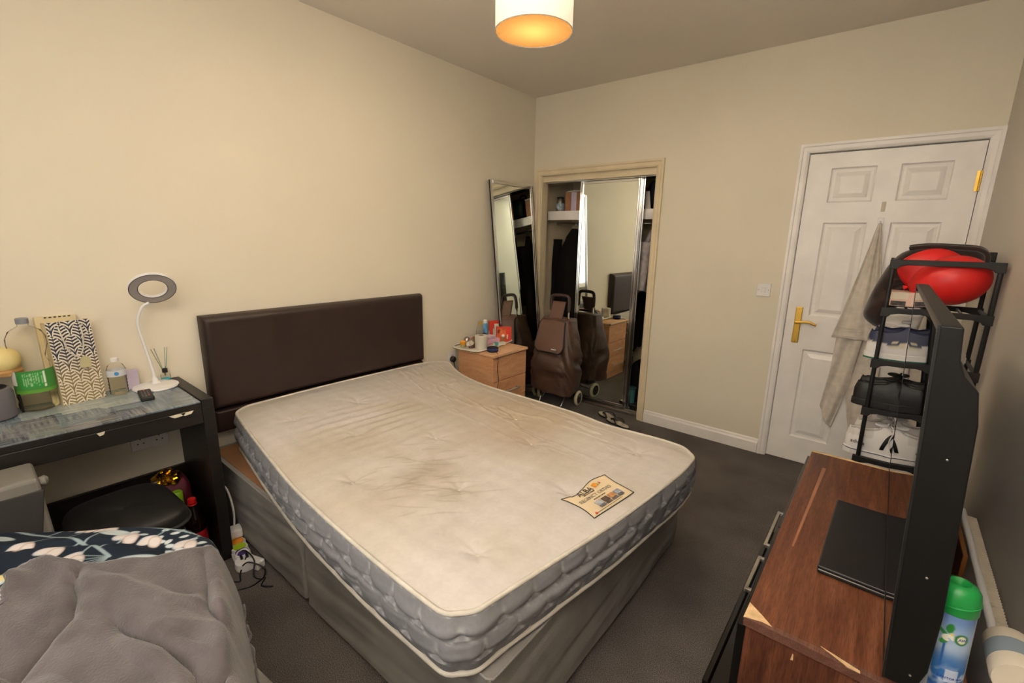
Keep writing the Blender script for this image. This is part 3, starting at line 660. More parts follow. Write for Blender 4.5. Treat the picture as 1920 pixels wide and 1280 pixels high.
b = B(); hexa(b, [(0.96, 0.24, 1.709), (1.01, 0.24, 1.709), (1.01, 0.242, 1.709), (0.96, 0.242, 1.709)], [(0.955, 0.25, 1.85), (0.985, 0.25, 1.85), (0.985, 0.252, 1.85), (0.955, 0.252, 1.85)])
solo('paper_sheet', b, m_paper, 'white paper sheet standing against the navy holdall', 'paper')
softbag('folded_blanket', 'red folded blanket piled on the closet shelf behind the mirror door', 'blanket', (0.78, 0.42, 1.708), (0.26, 0.34, 0.2), M('red_fleece', '7e1714', 0.9, var=0.15), 5, False)
softbag('sports_bag', 'dark green bag on the closet shelf behind the mirror door', 'bag', (0.52, 0.42, 1.708), (0.2, 0.3, 0.22), M('green_nylon', '1c3324', 0.5, var=0.2), 7)
softbag('rucksack', 'black rucksack standing on the closet floor', 'bag', (1.06, 0.36, 0.0), (0.3, 0.26, 0.42), m_cloth_black, 9)
t0 = thing('teal_tub', 'teal plastic tub on a black case at the closet floor', 'tub', (0.992, 0.19, 0.062)); 
obj('tub_body', lathe(B(), [(0.03, 0), (0.036, 0.12), (0.038, 0.125), (0.034, 0.122), (0.03, 0.01)], 20), M('teal_plastic', '3f6f70', 0.4, var=0.1), t0, smooth='auto'); obj('lid', lathe(B(), [(0.039, 0.122), (0.039, 0.14), (0.03, 0.144)], 20), M('dark_teal_plastic', '2c4f52', 0.4, var=0.1), t0, smooth='auto')
t0 = thing('black_case', 'low black case with a silver clasp on the closet floor', 'case', (1.05, 0.19, 0.0))
obj('case_body', bx((-0.1, -0.045, 0), (0.07, 0.045, 0.06)), m_black, t0, bevel=0.008); obj('clasp', bx((-0.085, -0.051, 0.018), (-0.045, -0.045, 0.032)), m_chrome, t0, bevel=0.003)

# ------------------------------------------------------------------ leaning mirror
sm = thing('leaning_mirror', 'tall chrome framed mirror leaning against the wall in the corner', 'mirror')
bl_, br_ = Vector((0.20, -0.592, 0.0)), Vector((0.19, -0.035, 0.0)); tl_, tr_ = Vector((0.035, -0.642, 1.905)), Vector((0.03, -0.085, 1.905))
sm.location = (bl_+br_)/2
nrm = (br_-bl_).cross(tl_-bl_).normalized(); nrm = nrm if nrm.x > 0 else -nrm
def quad(u0, u1, v0, v1, d0, d1):
    b = B(); pt = lambda u, v_, d: (1-u)*(1-v_)*bl_+u*(1-v_)*br_+u*v_*tr_+(1-u)*v_*tl_+nrm*d
    hexa(b, [pt(u0, v0, d0), pt(u1, v0, d0), pt(u1, v1, d0), pt(u0, v1, d0)], [pt(u0, v0, d1), pt(u1, v0, d1), pt(u1, v1, d1), pt(u0, v1, d1)]); return b
obj('mirror', quad(0.03, 0.97, 0.01, 0.99, 0.008, 0.012), m_mirror, sm, world=True); obj('backing', quad(0.0, 1, 0.0, 1, 0.0, 0.0075), m_blackm, sm, world=True)
for u0, u1 in ((0, 0.028), (0.028, 0.055), (0.945, 0.972), (0.972, 1)): obj('stile', quad(u0, u1, 0, 1, 0.008, 0.022 if u0 in (0, 0.972) else 0.017), m_chrome, sm, bevel=0.004, world=True)
for v0, v1 in ((0, 0.014), (0.986, 1)): obj('rail', quad(0.055, 0.945, v0, v1, 0.008, 0.018), m_chrome, sm, bevel=0.003, world=True)

# ------------------------------------------------------------------ shopping trolley
tr = thing('shopping_trolley', 'brown nylon shopping trolley with cream wheels in front of the closet', 'trolley', (0.415, -0.125, 0), 0.10)
n, m = 70, 90
v = np.linspace(0, 1, n)[:, None]; a = np.linspace(0, 2*PI, m, endpoint=False)[None]
sp = lambda x, p: np.sign(x)*np.abs(x)**p
zc = 0.145+0.635*v; wid = 0.205*(1-0.30*v**1.3)+0.02*np.sin(v*PI); dpt = 0.135*(1-0.30*v)+0.03*np.exp(-((v-0.35)/0.22)**2)
wr = 1+0.10*(fbm(np.cos(a)*2+5+v*3, v*7+np.sin(a)*2, 3)-0.5)+0.75*(np.minimum(np.abs(fbm(np.cos(a)*1.7+9+v*2, v*4.5+np.sin(a)*1.7+3, 3)-0.47), 0.13)-0.07)*np.exp(-((v-0.42)/0.34)**2)
Pt = np.stack([wid*sp(np.cos(a), 0.45)*wr, dpt*sp(np.sin(a), 0.5)*(1+1.5*(wr-1))-0.035*(1-v), zc+0.02*np.sin(a*2)*(1-v)**4+0*a], -1)
end0 = np.stack([Pt[0, :, 0]*0.02, Pt[0, :, 1]*0.02-0.03, Pt[0, :, 2]-0.01], -1)[None]; end1 = np.stack([Pt[-1, :, 0]*0.02, Pt[-1, :, 1]*0.02, Pt[-1, :, 2]+0.012], -1)[None]
grid('bag', np.concatenate([end0, Pt, end1]), m_brownny, tr, closev=True)
# flap hanging over the front
nf, mf = 30, 30; U, V = np.meshgrid(np.linspace(-1, 1, nf), np.linspace(0, 1, mf), indexing='ij')
cut = np.where(V > 0.75, np.sqrt(np.clip(1-((V-0.75)/0.25)**2*0.55, 0, 1)), 1)
fz = 0.80-0.29*V; fy = -0.095-0.085*V**0.8; fx = U*(0.115+0.032*V)*cut-0.015
back = V < 0.12; fy = np.where(back, -0.05-0.06*V/0.12, fy)
FL = np.stack([fx, fy+0.014*U*U, fz-0.012*np.abs(U)**3], -1)
fl = grid('flap', FL, m_brownflap, tr, thick=0.006)
rim = [FL[0, j] for j in range(mf)]+[FL[i, -1] for i in range(nf)]+[FL[-1, j] for j in range(mf-1, -1, -1)]
obj('binding', tube(B(), rim, 0.006, 8), m_blackm, fl, smooth=True)
obj('logo_tag', bx((0.028, -0.192, 0.537), (0.075, -0.186, 0.546), Ry(0.18) if False else None), m_white, fl, bevel=0.002)
grid('back_panel', np.stack([np.stack([np.linspace(-0.062, 0.062, 12)]*10), np.full((10, 12), -0.012)-np.linspace(0, 0.06, 10)[:, None], np.linspace(0.93, 0.785, 10)[:, None]+np.zeros((10, 12))], -1), m_brownflap, tr, thick=0.008)
b = B()
for sgn in (-1, 1):
    tube(b, [(sgn*0.078, 0.03, 0.085), (sgn*0.084, 0.0, 0.86)], 0.008, 10)
obj('frame_tube', b, m_chrome, tr, smooth=True, kind=None)
b = B(); tube(b, smooth_path([(-0.085, 0.0, 0.85), (-0.086, 0, 0.93), (-0.07, 0, 0.975), (0, 0, 0.983), (0.07, 0, 0.975), (0.086, 0, 0.93), (0.085, 0, 0.85)], 36), 0.015, 10); obj('handle', b, M('brown_grip', '3d2a24', 0.5, var=0.1), tr, smooth=True)
for sgn in (-1, 1):
    b = B(); tube(b, smooth_path([(sgn*0.105, 0.02, 0.10), (sgn*0.11, -0.06, 0.09), (sgn*0.11, -0.115, 0.03), (sgn*0.10, -0.118, 0.008), (sgn*0.07, -0.112, 0.008)], 24), 0.007, 8); obj('foot_tube', b, m_chrome, tr, smooth=True)
obj('axle', tube(B(), [(-0.185, 0.055, 0.068), (0.185, 0.055, 0.068)], 0.006, 8), m_steel, tr)
obj('platform', bx((-0.12, -0.06, 0.095), (0.12, 0.05, 0.105)), m_steel, tr)
m_tyre = M('cream_rubber', 'cfc4a2', 0.6, var=0.08)
for sgn in (-1, 1):
    Mx = Tr(sgn*0.19, 0.055, 0.068) @ Ry(PI/2)
    wl = obj('wheel', lathe(B(), [(0.048, -0.013), (0.062, -0.012), (0.068, -0.005), (0.068, 0.005), (0.062, 0.012), (0.048, 0.013)], 32, Mx, cap=False), m_tyre, tr, smooth=True, label='cream tyred wheel with dark hub')
    obj('hub', lathe(B(), [(0.0495, -0.009), (0.02, -0.006), (0.012, -0.014), (0.012, 0.014), (0.02, 0.006), (0.0495, 0.009)], 28, Mx), M('dark_hub', '231d1b', 0.5, var=0.05), wl, smooth='auto')

# flip-flops
def flip(x, y, rz, label):
    f = thing('flip_flop', label, 'flip-flop', (x, y, 0), rz, 'pair of flip-flops on the carpet')
    out = []
    for k in range(40):
        an = 2*PI*k/40; xx = 0.125*math.cos(an); out.append((xx, math.sin(an)*(0.045+0.008*math.cos(an)-0.012*math.exp(-((xx+0.02)/0.05)**2))))
    obj('sole', prism(B(), out, 0.001, 0.016), m_blackm, f, bevel=0.003)
    obj('footbed', prism(B(), [(p[0]*0.95, p[1]*0.92) for p in out], 0.0155, 0.018), M('pale_footbed', 'b5ae9c', 0.8, var=0.08), f, label='pale grey footbed')
    for s_ in (-1, 1): obj('strap', tube(B(), smooth_path([(0.07, 0.0, 0.018), (0.05, s_*0.012, 0.038), (0.0, s_*0.038, 0.042), (-0.03, s_*0.046, 0.015)], 20), 0.008, 8, flat=0.45), m_blackm, f, smooth=True)
flip(0.955, -0.14, 2.75, 'pale black-strapped flip-flop nearer the trolley wheel'); flip(1.075, -0.215, 2.80, 'pale black-strapped flip-flop lying further from the trolley')
# ------------------------------------------------------------------ bedside drawers
BZ = 0.612
bs = thing('bedside_cabinet', 'beech bedside cabinet with three drawers between bed and mirror', 'cabinet', (0.25, -0.81, 0))
y0, y1, x0, x1 = -1.015, -0.608, 0.055, 0.425
obj('top', bx((x0, y0, BZ-0.022), (x1+0.018, y1, BZ)), m_beecht, bs, bevel=0.006, world=True)
for ya, yb in ((y0+0.006, y0+0.022), (y1-0.022, y1-0.006)): obj('side_panel', bx((x0+0.005, ya, 0.0), (x1-0.004, yb, BZ-0.022)), m_beech, bs, bevel=0.001, world=True)
obj('back_panel', bx((x0+0.005, y0+0.022, 0.03), (x0+0.012, y1-0.022, BZ-0.03)), m_beech, bs, world=True)
obj('plinth', bx((x1-0.03, y0+0.022, 0.0), (x1-0.012, y1-0.022, 0.06)), m_beech, bs, world=True)
def bar_handle(parent, root, pts, r=0.0055, proj=0.028, axis=(1, 0, 0), mat=None):
    p, q_ = Vector(pts[0]), Vector(pts[1]); d = Vector(axis)*proj; e = (q_-p).normalized()*0.018
    b = B(); tube(b, [p+d, q_+d], r, 10)
    for c_ in (p+e, q_-e): tube(b, [c_, c_+d], r*0.85, 8)
    o = obj('handle', b, mat or m_steel, None, smooth='auto', label='steel bar handle'); o.parent = parent; o.location = -Vector(root.location); return o
for (za, zb_, hdl) in ((0.398, 0.583, False), (0.232, 0.393, True), (0.064, 0.227, True)):
    dr = obj('drawer', bx((x1-0.016, y0+0.004, za), (x1+0.002, y1-0.004, zb_)), m_beech, bs, bevel=0.003, world=True)
    if hdl: bar_handle(dr, bs, [(x1+0.002, -0.90, (za+zb_)/2-0.005), (x1+0.002, -0.715, (za+zb_)/2-0.005)])
# tray and what lies on it
TZ = BZ+0.005
ty = thing('serving_tray', 'cream patterned tray holding toiletries on the bedside cabinet', 'tray', (0.16, -0.80, BZ))
tp = [(0.02, -1.02), (0.23, -1.055), (0.30, -0.985), (0.245, -0.585), (0.15, -0.57), (0.015, -0.60)]
b = B(); prism(b, [(a_-0.16, c_+0.8) for a_, c_ in tp], 0.0005, 0.004); obj('tray_base', b, m_pale, ty, bevel=0.001)
lp_ = smooth_path([(a_-0.16, c_+0.8, 0.012) for a_, c_ in tp], 60, True); obj('rim', tube(B(), lp_, 0.006, 8, True, 0.9), m_white, ty, smooth=True)
obj('gold_edge', tube(B(), [(p.x*1.01, p.y*1.01, 0.006) for p in lp_], 0.003, 6, True), m_gold, ty, smooth=True)
def bottle(name, label, cat, loc, parts, rotz=0, group=None, rot=None, seg=24):
    """parts: (part name, profile, material)"""
    t0 = thing(name, label, cat, loc, rotz, group, rot)
    for pn, prof, mt_ in parts: obj(pn, lathe(B(), prof, seg, None, mt_ not in (m_clear, m_water)), mt_, t0, smooth='auto')
    return t0
TR = thing('toilet_roll', 'cream toilet roll standing at the front of the tray', 'toilet roll', (0.215, -0.915, TZ+0.001))
obj('paper', lathe(B(), [(0.02, 0.0), (0.048, 0.0), (0.050, 0.004), (0.050, 0.098), (0.047, 0.1015), (0.02, 0.1015)], 32, None, False), m_paper, TR, smooth='auto'); obj('core', lathe(B(), [(0.02, 0.001), (0.02, 0.101)], 20, None, False), m_hardboard, TR, smooth=True)
sd = thing('smart_speaker', 'small dark blue round speaker clock on the front of the bedside cabinet', 'speaker', (0.345, -0.925, BZ))
obj('body', lathe(B(), [(0.036, 0.0), (0.043, 0.006), (0.043, 0.03), (0.040, 0.036), (0.02, 0.038)], 28), M('dark_blue_fabric', '171a33', 0.7, var=0.1), sd, smooth='auto')
obj('ring', lathe(B(), [(0.0435, 0.018), (0.0445, 0.02), (0.0445, 0.026), (0.0435, 0.028)], 28, None, False), M('blue_ring', '2b3a86', 0.4, var=0), sd, smooth=True)
obj('dome', lathe(B(), [(0.037, 0.036), (0.034, 0.05), (0.024, 0.060), (0.008, 0.064), (0.001, 0.0645)], 24), m_clear, sd, smooth=True, label='clear domed top')
obj('cable', tube(B(), smooth_path([(0.04, -0.015, 0.006), (0.075, -0.03, 0.004), (0.098, -0.05, -0.02), (0.099, -0.055, -0.12), (0.1, -0.045, -0.2), (0.098, -0.07, -0.3), (0.09, -0.11, -0.4), (0.08, -0.13, -0.5)], 50), 0.0022, 6), m_black, sd, smooth=True)
bottle('soda_bottle', 'cola bottle with a gold cap at the back of the tray', 'bottle', (0.075, -0.775, TZ), [('body', [(0.028, 0), (0.033, 0.01), (0.032, 0.06), (0.034, 0.10), (0.026, 0.125), (0.013, 0.15), (0.013, 0.155)], m_clear), ('cola', [(0.026, 0.003), (0.031, 0.012), (0.030, 0.062)], m_cola), ('cap', [(0.0165, 0.150), (0.0165, 0.170), (0.014, 0.172)], M('gold_cap', 'b89a3a', 0.4, var=0.05))])
bottle('lotion_bottle', 'white and blue bottle behind the cola bottle on the tray', 'bottle', (0.06, -0.70, TZ), [('body', [(0.02, 0), (0.022, 0.005), (0.022, 0.125), (0.014, 0.15)], M('sky_blue_plastic', '6aa6d6', 0.35, var=0.2, vscale=30)), ('cap', [(0.014, 0.148), (0.016, 0.152), (0.015, 0.178), (0.008, 0.182)], m_white)])
def boxed(name, label, cat, loc, size, mat, rotz=0, rot=None, bands=(), group=None):
    t0 = thing(name, label, cat, loc, rotz, group, rot)
    sx, sy, sz = size; obj('box_body', bx((-sx/2, -sy/2, 0), (sx/2, sy/2, sz)), mat, t0, bevel=0.0015)
    for (face, u0, u1, v0, v1, mm) in bands:
        e = 0.0006
        if face == 'x': b_ = bx((sx/2-e, -sy/2+u0*sy, v0*sz), (sx/2+e, -sy/2+u1*sy, v1*sz))
        elif face == '-y': b_ = bx((-sx/2+u0*sx, -sy/2-e, v0*sz), (-sx/2+u1*sx, -sy/2+e, v1*sz))
        else: b_ = bx((-sx/2+u0*sx, -sy/2+v0*sy, sz-e), (-sx/2+u1*sx, -sy/2+v1*sy, sz+e))
        obj('printed_band', b_, mm, t0)
    return t0
m_redb = M('red_card', 'd8402f', 0.45, var=0.05); m_orb = M('orange_print', 'e2713f', 0.5, var=0.25, vscale=40); m_dk = M('dark_print', '3a1a16', 0.5, var=0.3, vscale=60)
boxed('red_box', 'tall red box at the back of the tray with a white label', 'box', (0.095, -0.632, TZ), (0.03, 0.085, 0.165), m_redb, -0.5, bands=(('x', 0.35, 0.8, 0.05, 0.62, m_paper), ('-y', 0.2, 0.8, 0.1, 0.5, m_paper)))
boxed('medicine_box', 'white medicine box standing before the tall red box', 'box', (0.135, -0.645, TZ), (0.018, 0.036, 0.145), m_paper, -0.45, bands=(('x', 0.25, 0.8, 0.62, 0.9, M('barcode_print', '8a8a8c', 0.7, var=0.5, vscale=200)),))
boxed('red_orange_box', 'bright red and orange box upright at the mirror end of the tray', 'box', (0.198, -0.625, TZ+0.002), (0.03, 0.125, 0.125), m_redb, -0.72, bands=(('x', 0.05, 0.62, 0.08, 0.92, m_orb), ('x', 0.08, 0.25, 0.6, 0.85, m_dk), ('x', 0.68, 0.78, 0.2, 0.5, m_paper)))
boxed('pink_box', 'pink flat box lying on the tray behind the toilet roll', 'box', (0.165, -0.755, TZ), (0.07, 0.14, 0.045), M('pink_card', 'e3b2cc', 0.5, var=0.05), -0.35)
boxed('pink_sachet', 'pale pink sachet on top of the flat pink box', 'sachet', (0.155, -0.765, TZ+0.0452), (0.06, 0.10, 0.022), M('pale_pink_film', 'dcc6d2', 0.3, var=0.15, vscale=30), 0.1)
boxed('teal_box', 'small white and teal box at the front edge of the tray', 'box', (0.255, -0.745, TZ), (0.035, 0.10, 0.026), m_paper, -0.3, bands=(('x', 0.0, 0.3, 0.0, 1.0, M('teal_print', '4aa6ae', 0.5, var=0.1)), ('top', 0.0, 1.0, 0.0, 0.3, M('teal_print_b', '4aa6ae', 0.5, var=0.1))))
bottle('orange_capped_jar', 'little jar with an orange cap at the bed end of the tray', 'jar', (0.085, -0.985, TZ), [('body', [(0.018, 0), (0.02, 0.004), (0.02, 0.022)], M('straw_glass', 'b6a878', 0.2, var=0.1)), ('cap', [(0.021, 0.021), (0.023, 0.025), (0.023, 0.044), (0.018, 0.048)], M('orange_plastic', 'e69a12', 0.4, var=0.05))])
bottle('silver_jar', 'round jar with a domed silver lid behind the orange-capped jar', 'jar', (0.07, -0.925, TZ), [('body', [(0.022, 0), (0.024, 0.03), (0.022, 0.035)], m_pale), ('lid', [(0.025, 0.033), (0.026, 0.045), (0.02, 0.062), (0.008, 0.07), (0.001, 0.071)], m_steel)])
bottle('white_pot', 'white pot tipped on its side beside the orange-capped jar', 'pot', (0.125, -0.965, TZ+0.022), [('body', [(0.014, 0), (0.02, 0.004), (0.02, 0.04), (0.017, 0.042)], m_white), ('cap', [(0.018, 0.041), (0.018, 0.055)], m_pale)], rot=(0.5, 1.1, 0.3))
bottle('perfume_bottle', 'brown glass bottle with a silver lid left of the toilet roll', 'bottle', (0.155, -0.96, TZ), [('body', [(0.022, 0), (0.024, 0.004), (0.024, 0.032), (0.012, 0.038)], M('smoky_glass', '6b5046', 0.15, var=0.1)), ('lid', [(0.014, 0.037), (0.015, 0.04), (0.015, 0.062), (0.012, 0.064)], m_chrome)])
boxed('red_sachet', 'red and cream sachet leaning behind the brown glass bottle', 'sachet', (0.10, -0.90, TZ), (0.015, 0.07, 0.072), M('red_cream_print', 'c9a48e', 0.5, var=0.35, vscale=45), 0.3)
bottle('lotion_tube', 'orange cream tube slanting in front of the red and orange box', 'tube', (0.225, -0.665, TZ+0.02), [('body', [(0.014, 0), (0.015, 0.05), (0.012, 0.07)], M('peach_plastic', 'e29a66', 0.4, var=0.1)), ('cap', [(0.011, 0.069), (0.011, 0.085)], m_white)], rot=(0.7, 0.5, 0.2))
boxed('clear_wrapper', 'crumpled clear wrapper between cola bottle and pink box', 'wrapper', (0.12, -0.80, TZ), (0.03, 0.08, 0.085), clearmat('wrapper_film', 'cfc8c0', 0.35), 0.4, (0.25, 0.2, 0.4))

# ------------------------------------------------------------------ desk with a patterned top
DT = 0.77; dx1, dy0, dy1 = 0.452, -4.02, -2.832
dk = thing('desk', 'black wood desk with a blue patterned glass top beside the bed', 'desk', (0.23, -3.4, 0))
def denim():
    t = NT('blue_patchwork_print'); v = t.coords((5.5, 7.5, 1)); vo = t.add('ShaderNodeTexVoronoi', distance='CHEBYCHEV', feature='F1'); vo.inputs['Scale'].default_value = 1.0; vo.inputs['Randomness'].default_value = 0.75; t.link(v, vo.inputs['Vector'])
    sep = t.add('ShaderNodeSeparateColor'); t.link(vo.outputs['Color'], sep.inputs[0])
    cell = t.ramp(sep.outputs[0], [(0.0, '343b4c'), (0.2, '5f7180'), (0.4, '98a6a8'), (0.58, '6a6a70'), (0.74, 'a9b4b2'), (0.9, '3d4c66')], 'CONSTANT')
    n1 = t.noise(t.coords((10, 110, 1), rot=(0, 0, 0.12)), 1.0, 3, 0.6); n2 = t.noise(t.coords((100, 9, 1), rot=(0, 0, -0.08)), 1.0, 3, 0.6); n3 = t.noise(t.coords(), 9, 4)
    st = t.mix(t.ramp(n3, [(0.42, '000000'), (0.58, 'ffffff')]), t.ramp(n1, [(0.35, '000000'), (0.62, 'ffffff')]), t.ramp(n2, [(0.35, '000000'), (0.62, 'ffffff')]))
    c = t.mix(0.30, cell, t.mix(st, '2f3e58', 'c2c8c2')); t.base(c, 0.16, 0, 0.5); return t.m
m_denim = denim()
obj('top_board', bx((0.004, dy0, DT-0.03), (dx1-0.004, dy1, DT-0.006)), m_blackwood, dk, bevel=0.001, world=True)
obj('end_rail', bx((0.004, dy1-0.045, DT-0.03), (dx1, dy1, DT+0.006)), m_blackwood, dk, bevel=0.003, world=True); obj('end_rail', bx((0.004, dy0, DT-0.03), (dx1, dy0+0.045, DT+0.006)), m_blackwood, dk, bevel=0.003, world=True)
obj('glass_top', bx((0.01, dy0+0.047, DT-0.006), (dx1-0.003, dy1-0.047, DT)), m_denim, dk, bevel=0.001, world=True, label='blue and grey patchwork patterned glass top')
ap = obj('drawer', bx((dx1-0.025, dy0+0.045, DT-0.098), (dx1-0.005, dy1-0.035, DT-0.031)), m_blackwood, dk, bevel=0.003, world=True)
for ya, w_ in ((-2.93, 0.024), (-2.962, 0.03), (-3.20, 0.012)):
    b = B(); prism(b, [(-w_, 0), (-w_*0.4, -0.013), (w_*0.6, -0.010), (w_, 0.002)], 0, 0.001, axes((dx1-0.0052, ya, DT-0.034), (0, 1, 0), (0, 0, 1))); obj('veneer_chip', b, m_pale, dk, world=True, label='torn veneer showing pale board')
obj('side_panel', bx((0.004, dy1-0.028, 0.0), (dx1-0.045, dy1-0.006, DT-0.03)), m_blackwood, dk, world=True); obj('side_panel', bx((0.004, dy0+0.006, 0.0), (dx1-0.045, dy0+0.028, DT-0.03)), m_blackwood, dk, world=True)
for ya in (dy1-0.045, dy0): obj('leg', bx((dx1-0.045, ya, 0), (dx1, ya+0.045, DT-0.03)), m_blackwood, dk, bevel=0.002, world=True)
obj('back_panel', bx((0.018, dy0+0.03, 0.0), (0.036, dy1-0.03, 0.34)), m_blackwood, dk, world=True)
# --- things on the desk
sp_ = thing('desk_speaker', 'grey fabric cylinder speaker at the frame edge of the desk', 'speaker', (0.105, -3.45, DT))
obj('body', lathe(B(), [(0.065, 0.0), (0.073, 0.006), (0.074, 0.095), (0.068, 0.112), (0.06, 0.116)], 36), m_grey, sp_, smooth='auto'); obj('top_disc', lathe(B(), [(0.06, 0.1155), (0.059, 0.118)], 36), m_blackm, sp_)
bt = thing('water_bottle', 'large waisted clear plastic bottle with a green label and a little water', 'bottle', (0.085, -3.315, DT))
prof = [(0.045, 0.0), (0.055, 0.008), (0.057, 0.03), (0.054, 0.045), (0.057, 0.06), (0.057, 0.075), (0.0575, 0.165), (0.054, 0.182), (0.043, 0.205), (0.047, 0.225), (0.056, 0.255), (0.056, 0.285), (0.045, 0.312), (0.022, 0.328), (0.0155, 0.332), (0.0155, 0.345)]
obj('body', lathe(B(), prof, 36, None, False), m_clear, bt, smooth=True); obj('water', lathe(B(), [(0.044, 0.002), (0.054, 0.009), (0.056, 0.03), (0.053, 0.045), (0.054, 0.052)], 36), m_water, bt, smooth='auto')
obj('cap', lathe(B(), [(0.018, 0.340), (0.0185, 0.342), (0.0185, 0.360), (0.016, 0.362)], 24), M('grey_cap', '8c8f96', 0.4, var=0.03), bt, smooth='auto')
nl, ml = 72, 24; th = np.linspace(-2.4, 1.5, nl); hh = np.linspace(0.078, 0.166, ml); TH, HH = np.meshgrid(th, hh, indexing='ij')
cl = np.ones((nl, ml, 3))*np.array(lin('3f8a3a')); u_ = (TH+2.4)/3.9; v_ = (HH-0.078)/0.088
cl[(v_ > 0.35) & (u_ > 0.12) & (u_ < 0.36)] = lin('d8dad0'); cl[(v_ > 0.25) & (v_ < 0.93) & (u_ > 0.42) & (u_ < 0.74)] = lin('2f9440'); cl[v_ < 0.14] = lin('5f9a34')
ln_ = (u_ > 0.45) & (u_ < 0.70) & (v_ > 0.32) & (v_ < 0.88) & ((u_*62).astype(int) % 2 == 0) & (vn(u_*90, v_*22) > 0.35); cl[ln_] = lin('9cc694')
cl[(u_ > 0.715) & (u_ < 0.745) & (v_ > 0.25) & (v_ < 0.93) & (vn(u_*9, v_*40) > 0.3)] = lin('e8efe4')
grid('label', np.stack([0.0582*np.cos(TH), 0.0582*np.sin(TH), HH], -1), m_vcol, bt, col=cl, label='green printed label')
sb = thing('small_water_bottle', 'small clear bottle with a white label right of the patterned gift bag', 'bottle', (0.09, -3.072, DT))
rib = [(0.027, 0.0), (0.033, 0.006)]+[(0.033 if k % 2 else 0.0305, 0.012+0.007*k) for k in range(10)]+[(0.0325, 0.085), (0.0325, 0.11), (0.026, 0.128), (0.012, 0.142), (0.0115, 0.150)]
obj('body', lathe(B(), rib, 28, None, False), m_clear, sb, smooth=True); obj('water', lathe(B(), [(0.026, 0.002), (0.031, 0.007), (0.0305, 0.02), (0.031, 0.075)], 28), m_water, sb, smooth='auto'); obj('cap', lathe(B(), [(0.0145, 0.145), (0.0148, 0.147), (0.0148, 0.158), (0.013, 0.160)], 24), m_white, sb, smooth='auto')
lw_ = obj('label', lathe(B(), [(0.0334, 0.084), (0.0334, 0.110)], 28, None, False), M('white_label', 'd5d6da', 0.5, var=0.03), sb, smooth=True)
fdir = Vector((2.51, -0.39, 0)).normalized(); b = B(); c0 = fdir*0.0338+Vector((0, 0, 0.097)); lathe(b, [(0.008, -0.0004), (0.008, 0.0004), (0.002, 0.0006)], 16, axes(c0, (-fdir.y, fdir.x, 0), (0, 0, 1))); obj('emblem', b, M('blue_drop', '3f86c8', 0.5, var=0), lw_)
# gift bags
m_kraft = M('cream_card', 'e0cfa4', 0.7, var=0.04)
def scallop(Y, Z, w_=0.056, hgt=0.047):
    """art-deco fans of curved stripes; returns ink mask"""
    k = Z/hgt
    for d in (0, -1, -2):               # nearest fan wins, lower fans overlap upper ones
        r = np.floor(k)+d; off = 0.5*(np.mod(r, 2)); u = (Y/w_-off); u = u-np.round(u); lz = k-r
        inside = (u**2/0.25+(lz/2.02)**2 < 1.0)
        rad = np.sqrt((0.5-np.abs(u))**2+(lz*0.62)**2); st = (np.mod(rad*6.4, 1.0) < 0.52).astype(float)
        edge_ = (u**2/0.25+(lz/2.02)**2 > 0.95); st = np.where(edge_, 0.0, st); st = np.where(np.abs(u) < 0.018, 1.0, st)
        if d == 0: lay = [(inside, st)]
        else: lay.append((inside, st))
    out = np.zeros_like(Y)
    for inside, st in lay: out = np.where(inside, st, out)       # the lowest (frontmost) last
    return out
gb = thing('gift_bag', 'tall gift bag with navy to gold fan pattern on the desk', 'gift bag', (0.105, -3.185, DT), 0.10, None, (0, -0.10, 0.16))
gw, gd, gh = 0.135, 0.07, 0.335
nY, nZ = 190, 400; yy, zz = np.meshgrid(np.linspace(-gw/2, gw/2, nY), np.linspace(0, gh, nZ), indexing='ij'); ink = scallop(yy, zz)[..., None]
grad = sst(0.08, 0.22, zz)[..., None]; inkc = np.array(lin('8c7a52'))*(1-grad)+np.array(lin('1d2a44'))*grad
cbag = np.array(lin('e6dcc8'))*(1-ink)+inkc*ink
grid('front_face', np.stack([np.full_like(yy, 0.002)+0.004*np.sin(zz*9), yy, zz], -1), m_vcol, gb, col=cbag, label='fan patterned front face')
b = B()
for (ya, yb) in ((-gw/2, -gw/2+0.001), (gw/2-0.001, gw/2)): box(b, (-gd, ya, 0), (0.001, yb, gh))
box(b, (-gd, -gw/2, 0), (-gd+0.001, gw/2, gh)); box(b, (-gd, -gw/2, 0), (0, gw/2, 0.001)); obj('bag_body', b, m_kraft, gb)
obj('handle', tube(B(), smooth_path([(0.004, -0.033, gh-0.02), (0.014, -0.03, gh-0.06), (0.016, -0.02, gh-0.12), (0.012, 0.008, gh-0.145), (0.014, 0.026, gh-0.115), (0.013, 0.033, gh-0.06), (0.004, 0.035, gh-0.02)], 48), 0.0028, 8), m_rope, gb, smooth=True)
tg_ = [(-0.018, 0), (0.018, 0), (0.018, 0.03), (0.008, 0.046), (-0.008, 0.046), (-0.018, 0.03)]
obj('gift_tag', prism(B(), tg_, 0, 0.0012, axes((0.0165, 0.02, gh-0.195), (0, 1, -0.08), (0, 0.08, 1))), M('tag_card', 'bfb78c', 0.7, var=0.05), gb, label='olive cream gift tag')
gb2 = thing('plain_gift_bag', 'plain cream gift bag standing behind the patterned one', 'gift bag', (0.055, -3.215, DT), 0, None, (0, -0.07, 0.05))
b = B(); box(b, (-0.028, -0.062, 0), (0.0, 0.06, 0.352)); obj('bag_body', b, m_kraft, gb2, bevel=0.002)
b = B()
for k in range(6): box(b, (0.0002, -0.035+0.014*k, 0.346), (0.0012, -0.027+0.014*k, 0.351))
obj('stitch', b, m_ink, gb2, kind='stuff')
